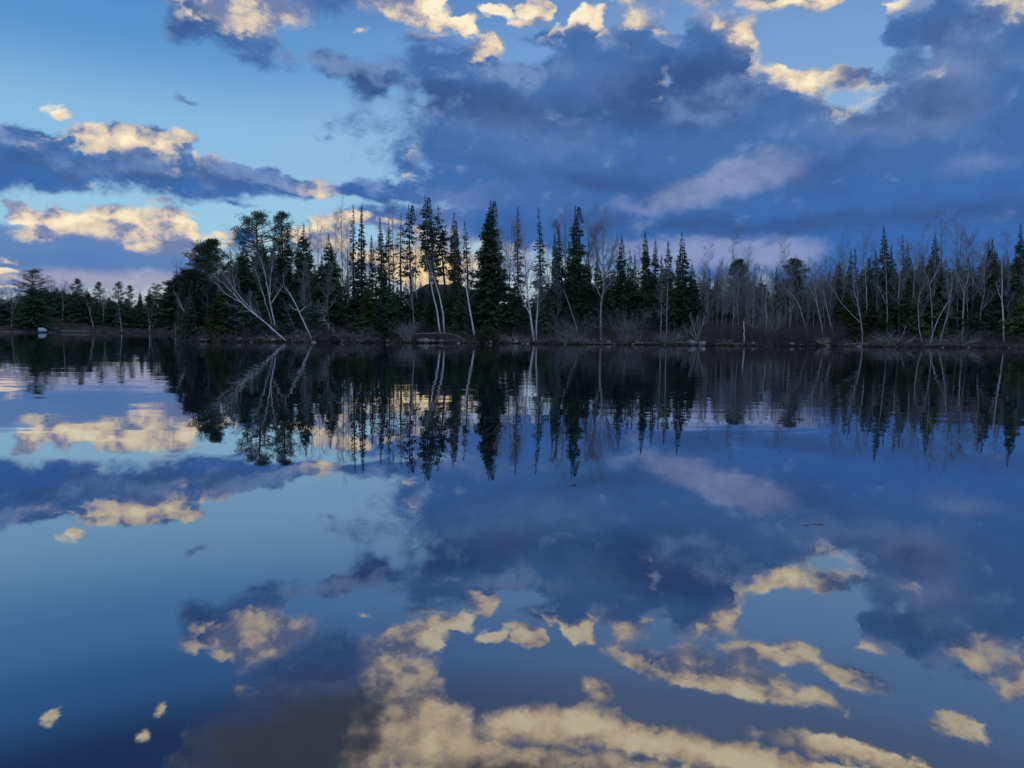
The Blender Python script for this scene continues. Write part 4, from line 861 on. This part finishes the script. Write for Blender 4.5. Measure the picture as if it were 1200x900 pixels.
# rocks along the waterline
def rock_mesh(sd):
    rng = np.random.default_rng(sd); mb = MB(); n, k = 7, 10
    th = np.linspace(.02, math.pi - .02, n); ph = np.arange(k) * 2 * math.pi / k
    V = np.stack([np.outer(np.sin(th), np.cos(ph)), np.outer(np.sin(th), np.sin(ph)), np.outer(np.cos(th), np.ones(k))], -1)
    f = rng.normal(size=(4, 3)); V = V * (1 + .13 * np.sin(V @ f.T * 2.1).sum(-1))[..., None] * np.array([1, .8, .62]); V = V + rng.normal(size=V.shape) * .03
    I = np.arange(n * k).reshape(n, k); Jn = np.roll(I, -1, axis=1)
    mb.add(V, np.stack([I[:-1], I[1:], Jn[1:], Jn[:-1]], -1).reshape(-1, 4)); return mb.mesh('rock', M['rock'])
rmesh = [rock_mesh(i) for i in range(5)]
rg = random.Random(3)
def rock(x, off, sz, label, group=None):
    s = Spot(x, off); o = bpy.data.objects.new('rock', rmesh[rg.randrange(5)]); C.objects.link(o)
    o.location = s.loc + Vector((0, 0, sz * .12)); o.scale = (sz, sz, sz); o.rotation_euler = (0, 0, rg.uniform(0, 6.28)); return tag(o, label, 'rock', group)
for x, sz, lab in ((494,.42,'grey rounded rock, leftmost under the fallen arched log'),(500,.5,'grey rounded rock, second from the left under the fallen arched log'),(507,.46,'grey rounded rock, third from the left under the fallen arched log'),(517,.4,'small grey rock under the right half of the fallen arched log'),(812,.7,'dark wet boulder under the V-shaped dead shrub'),(823,.6,'mossy boulder right of the V-shaped dead shrub'),(606,.4,'pale flat rock left of the log under the forked white birch')): rock(x, .15, sz, lab)
for k in range(90):
    x = 228 + 972 * (k + rg.random()) / 90; rock(x, rg.uniform(-.25, .5), rg.uniform(.08, .18) if k % 4 else rg.uniform(.2, .42), 'small grey stone at the foot of the near bank', 'small stones along the near waterline')

# low leafless shrubs hanging over the water, one by one
BANK = 'low leafless shrubs along the near bank'
pm = [shrub_mesh(1.0, 1.5, 900 + i, stems=18, n2=5, n3=3, spread=1.5, rad=.011).mesh('bare_shrub', M[('red_twig', 'twig', 'red_twig', 'pale_twig')[i]]) for i in range(4)]
for k in range(84):
    x = 222 + 980 * (k + rg.random()) / 84; s = Spot(x, rg.uniform(.05, 1.6) if k % 3 else rg.uniform(2, 7)); o = bpy.data.objects.new('bare_shrub', pm[rg.choice((0, 1, 2, 0, 2, 3))]); C.objects.link(o)
    o.location = s.loc; f = rg.uniform(.5, 1.5); o.scale = (f * rg.uniform(.9, 1.5), f, f * rg.uniform(.6, 1.1)); o.rotation_euler = (rg.uniform(-.1, .35), 0, rg.uniform(-.5, .5) - R(s.az))
    tag(o, 'low leafless shrub on the edge of the near bank', 'shrub', BANK)

# dry grass and brush that nobody could count
rng = np.random.default_rng(77)
def scatter(n, x0, x1, o0, o1, pw=1.5):
    px = x0 + (x1 - x0) * rng.random(n); az = np.interp(px, np.linspace(150, 1250, 60), [azel(x, 398)[0] for x in np.linspace(150, 1250, 60)])
    dd = shore(az) + o0 + (o1 - o0) * rng.random(n) ** pw
    return np.stack([np.sin(np.radians(az)) * dd, np.cos(np.radians(az)) * dd, ground_z(az, dd)], -1), px
mb = MB(); P, px = scatter(9000, 212, 1235, -.15, 3.0); n = len(P)
D_ = np.stack([rng.normal(size=n) * .5, rng.normal(size=n) * .5, np.ones(n)], -1); keep = np.sin(px * .11) + np.sin(px * .043 + 1) + rng.normal(size=n) * .8 > -.4
cards(mb, P[keep], D_[keep], .2 + .35 * rng.random(keep.sum()), .03 + .03 * rng.random(keep.sum()), rng)
tag(mb.obj('dry_grass', M['dry_grass']), 'dry tan grass hanging over the edge of the near bank', 'grass', kind='stuff')
mb = MB(); P, px = scatter(3400, 214, 1235, .3, 11.0, 1.2); P2_, px2 = scatter(1500, 203.5, 219, .3, 90.0, 1.0); P = np.concatenate([P, P2_]); n = len(P)
hh = .5 + 1.5 * rng.random(n) ** 1.5; d = unit(np.stack([rng.normal(size=n) * .45, rng.normal(size=n) * .45, np.ones(n)], -1)); s_ = np.linspace(0, 1, 4)[None, :, None]
Q = P[:, None] + d[:, None] * hh[:, None, None] * s_; Q[:, 1:] += rng.normal(size=Q[:, 1:].shape) * .07; Rq = (.006 + .007 * rng.random(n))[:, None] * np.linspace(1, .4, 4)[None]
tubes(mb, Q, Rq, 3)
Q2, R2, _ = grow(Q, Rq, 5, rng, .25, 1.0, lambda t, u, i: .2 + .5 * u, np.float64(42), .1, .8, N=3, wob=.3); tubes(mb, Q2, np.maximum(R2, .0045), 3)
tag(mb.obj('undergrowth', M['red_twig']), 'reddish brown leafless undergrowth along the near shore under the trees', 'undergrowth', kind='stuff')
mb = MB(); P, px = scatter(1500, 820, 985, .4, 7.0, 1.1); n = len(P)
hh = 1.0 + 2.6 * rng.random(n) ** 1.3; d = unit(np.stack([rng.normal(size=n) * .3, rng.normal(size=n) * .3, np.ones(n)], -1))
Q = P[:, None] + d[:, None] * hh[:, None, None] * s_; Q[:, 1:] += rng.normal(size=Q[:, 1:].shape) * .1; Rq = (.007 + .007 * rng.random(n))[:, None] * np.linspace(1, .4, 4)[None]; tubes(mb, Q, Rq, 3)
Q2, R2, _ = grow(Q, Rq, 6, rng, .2, 1.0, lambda t, u, i: .3 + .6 * u, np.float64(36), .15, .8, N=3, wob=.3); tubes(mb, Q2, np.maximum(R2, .0045), 3)
tag(mb.obj('undergrowth', M['red_twig']), 'tall purplish brush filling the thicket around the broken white stub', 'undergrowth', kind='stuff')

# ------------------------------------------------------------------ cabin behind the birches
s = Spot(527, 24, 345); t = root('cabin', s, 'dark brown cabin with a low hipped roof behind the white birches', 'cabin', rz=-R(s.az) + .12)
ex0, ez = s.local(474, 348); ex1, _ = s.local(575, 347); rx0, rz_ = s.local(500, 333); rx1, _ = s.local(535, 330)
dp = 5.0
mb = MB(); V = [(ex0,-dp,ez),(ex1,-dp,ez),(ex1,dp,ez),(ex0,dp,ez),(rx0,0,rz_),(rx1,0,rz_)]
V += [(x,y,z-.22) for x,y,z in V[:4]]
mb.add(V, [(0,1,5,4),(2,3,4,5),(0,6,7,1),(1,7,8,2),(2,8,9,3),(3,9,6,0),(6,9,8,7)], [(1,2,5),(3,0,4)])
rf = mb.obj('roof', M['shingles'], t)
cx = rx0 + 1.6; mb = MB(); box(mb, (cx-.45,.5,rz_-1.2), (cx+.45,1.4,rz_+.55)); box(mb, (cx-.52,.43,rz_+.55), (cx+.52,1.47,rz_+.68)); mb.obj('chimney', M['rock'], rf)
mb = MB(); box(mb, (ex0+.7,-dp+.7,-.6), (ex1-.7,dp-.7,ez-.222)); wl = mb.obj('wall', M['log_wall'], t)
ww = ex1 - ex0
for k, u in enumerate((.14, .34, .56, .84)):
    wx = ex0 + ww * u; y = -dp + .7
    mb = MB(); z0, z1 = ez - 2.3, ez - .9
    for lo, hi in (((wx-.8,y-.06,z0-.1),(wx+.8,y-.004,z0)),((wx-.8,y-.06,z1),(wx+.8,y-.004,z1+.1)),((wx-.8,y-.06,z0+.002),(wx-.7,y-.004,z1-.002)),((wx+.7,y-.06,z0+.002),(wx+.8,y-.004,z1-.002)),((wx-.03,y-.05,z0+.002),(wx+.03,y-.004,z1-.002))): box(mb, lo, hi)
    wf = mb.obj('window', M['trim'], t); mb = MB(); box(mb, (wx-.698,y-.03,z0+.003), (wx+.698,y-.006,z1-.003)); mb.obj('pane', M['window_glass'], wf)
mb = MB(); zr = s.local(565, 364)[1]
box(mb, (ex0+ww*.5,-dp-1.8,zr-.05), (ex1,-dp-1.7,zr+.05)); box(mb, (ex0+ww*.5,-dp-1.8,zr-1.05), (ex1,-dp+.69,zr-.9))
for k in range(9): xx = ex0 + ww*.5 + (ww*.5-.1)*k/8; box(mb, (xx,-dp-1.79,zr-.899), (xx+.09,-dp-1.71,zr-.052)); 
for k in range(4): xx = ex0 + ww*.5 + (ww*.5-.3)*k/3; box(mb, (xx,-dp-1.78,-1.2), (xx+.2,-dp-1.58,zr-1.052))
mb.obj('porch_deck', M['trim'], t)

# ------------------------------------------------------------------ far shore: covered boat, docks, wall
s = Spot(50, -2.5, 388); s.loc.z = 0; s.z = 0
t = root('covered_boat', s, 'small moored boat under a pale blue-white cover on the far left shore', 'boat')
Lb, n = 2.7, 14; u = np.linspace(-1, 1, n); hw = .95 * np.sqrt(np.clip(1 - np.clip(u - .1, 0, 1) ** 2.2, .0, 1)) * np.where(u < 0, .95, 1) + .03
def loft(mb, rings):
    k = rings.shape[1]; I = np.arange(rings.shape[0] * k).reshape(rings.shape[0], k)
    F = np.stack([I[:-1,:-1], I[1:,:-1], I[1:,1:], I[:-1,1:]], -1).reshape(-1, 4); mb.add(rings.reshape(-1, 3), F)
    for e in (0, -1): mb.F3.append(np.stack([np.full(k-2, I[e,0]), I[e,1:-1], I[e,2:]], -1) + mb.n - rings.shape[0]*k)
xs = u * Lb / 2
prof = np.array([(-1,.62),(-.97,.35),(-.7,.05),(0,-.18),(.7,.05),(.97,.35),(1,.62)])
rings = np.stack([np.stack([np.full(7, x), prof[:,0]*h_, prof[:,1]+.12*max(0,uu)**2], -1) for x, h_, uu in zip(xs, hw, u)]); mb = MB(); loft(mb, rings); mb.obj('hull', M['boat_hull'], t, True)
cp = np.array([(-1.03,.60),(-1.01,.95),(-.93,1.5),(-.78,1.72),(0,1.82),(.78,1.72),(.93,1.5),(1.01,.95),(1.03,.60)])
rise = np.interp(u, [-1,-.9,.35,.62,1], [.85,1,1,.55,.2]); rings = np.stack([np.stack([np.full(9, x), cp[:,0]*h_, .62+(cp[:,1]-.60)*r_+.12*max(0,uu)**2], -1) for x, h_, uu, r_ in zip(xs, hw, u, rise)])
mb = MB(); loft(mb, rings); mb.obj('canopy', M['boat_cover'], t, True)
mb = MB(); box(mb, (-Lb/2-.28,-.22,-.2), (-Lb/2-.04,.22,.75)); box(mb, (-Lb/2-.34,-.26,.752), (-Lb/2-.02,.26,1.05)); mb.obj('outboard_motor', M['boat_glass'], t)
def dock(xa, xb, label):
    s = Spot((xa+xb)/2, -4.0, 389); s.loc.z = 0; s.z = 0; t = root('dock', s, label, 'dock')
    x0, x1 = s.local(xa, 389)[0], s.local(xb, 389)[0]
    mb = MB(); k = int((x1-x0)/.2)
    for i in range(k): xx = x0+(x1-x0)*i/k; box(mb, (xx,-.8,.30), (xx+.17,.8,.36))
    mb.obj('deck_boards', M['weathered_plank'], t)
    mb = MB(); box(mb, (x0,-.82,.13), (x1,-.74,.297)); box(mb, (x0,.74,.13), (x1,.82,.297)); mb.obj('stringers', M['trim'], t)
    for i in range(4):
        xx = x0 + .15 + (x1-x0-.35)*i/3; mb = MB(); tubes(mb, np.array([[(xx,-.9,-1.2),(xx,-.9,.3),(xx,-.9,.75)]]), np.full((1,3),.06), 6); mb.obj('post', M['conifer_bark'], t)
dock(-10, 28, 'long pale plank dock at the far left edge of the water'); dock(56, 67, 'short pale plank dock just right of the covered boat')
s = Spot(89, .4, 388); t = root('stone_wall', s, 'low grey stone retaining wall along the far grassy shore', 'wall'); x0, x1 = s.local(72, 388)[0], s.local(104, 388)[0]
mb = MB(); rng = np.random.default_rng(9); x = x0
while x < x1:
    w_ = rng.uniform(.35, .8); hgt_ = rng.uniform(.75, .95); dy = rng.uniform(-.06, .06); box(mb, (x, -.3+dy, -.5), (x+w_-.03, .3+dy, hgt_)); x += w_
mb.obj('stone_courses', M['dark_stone'], t)
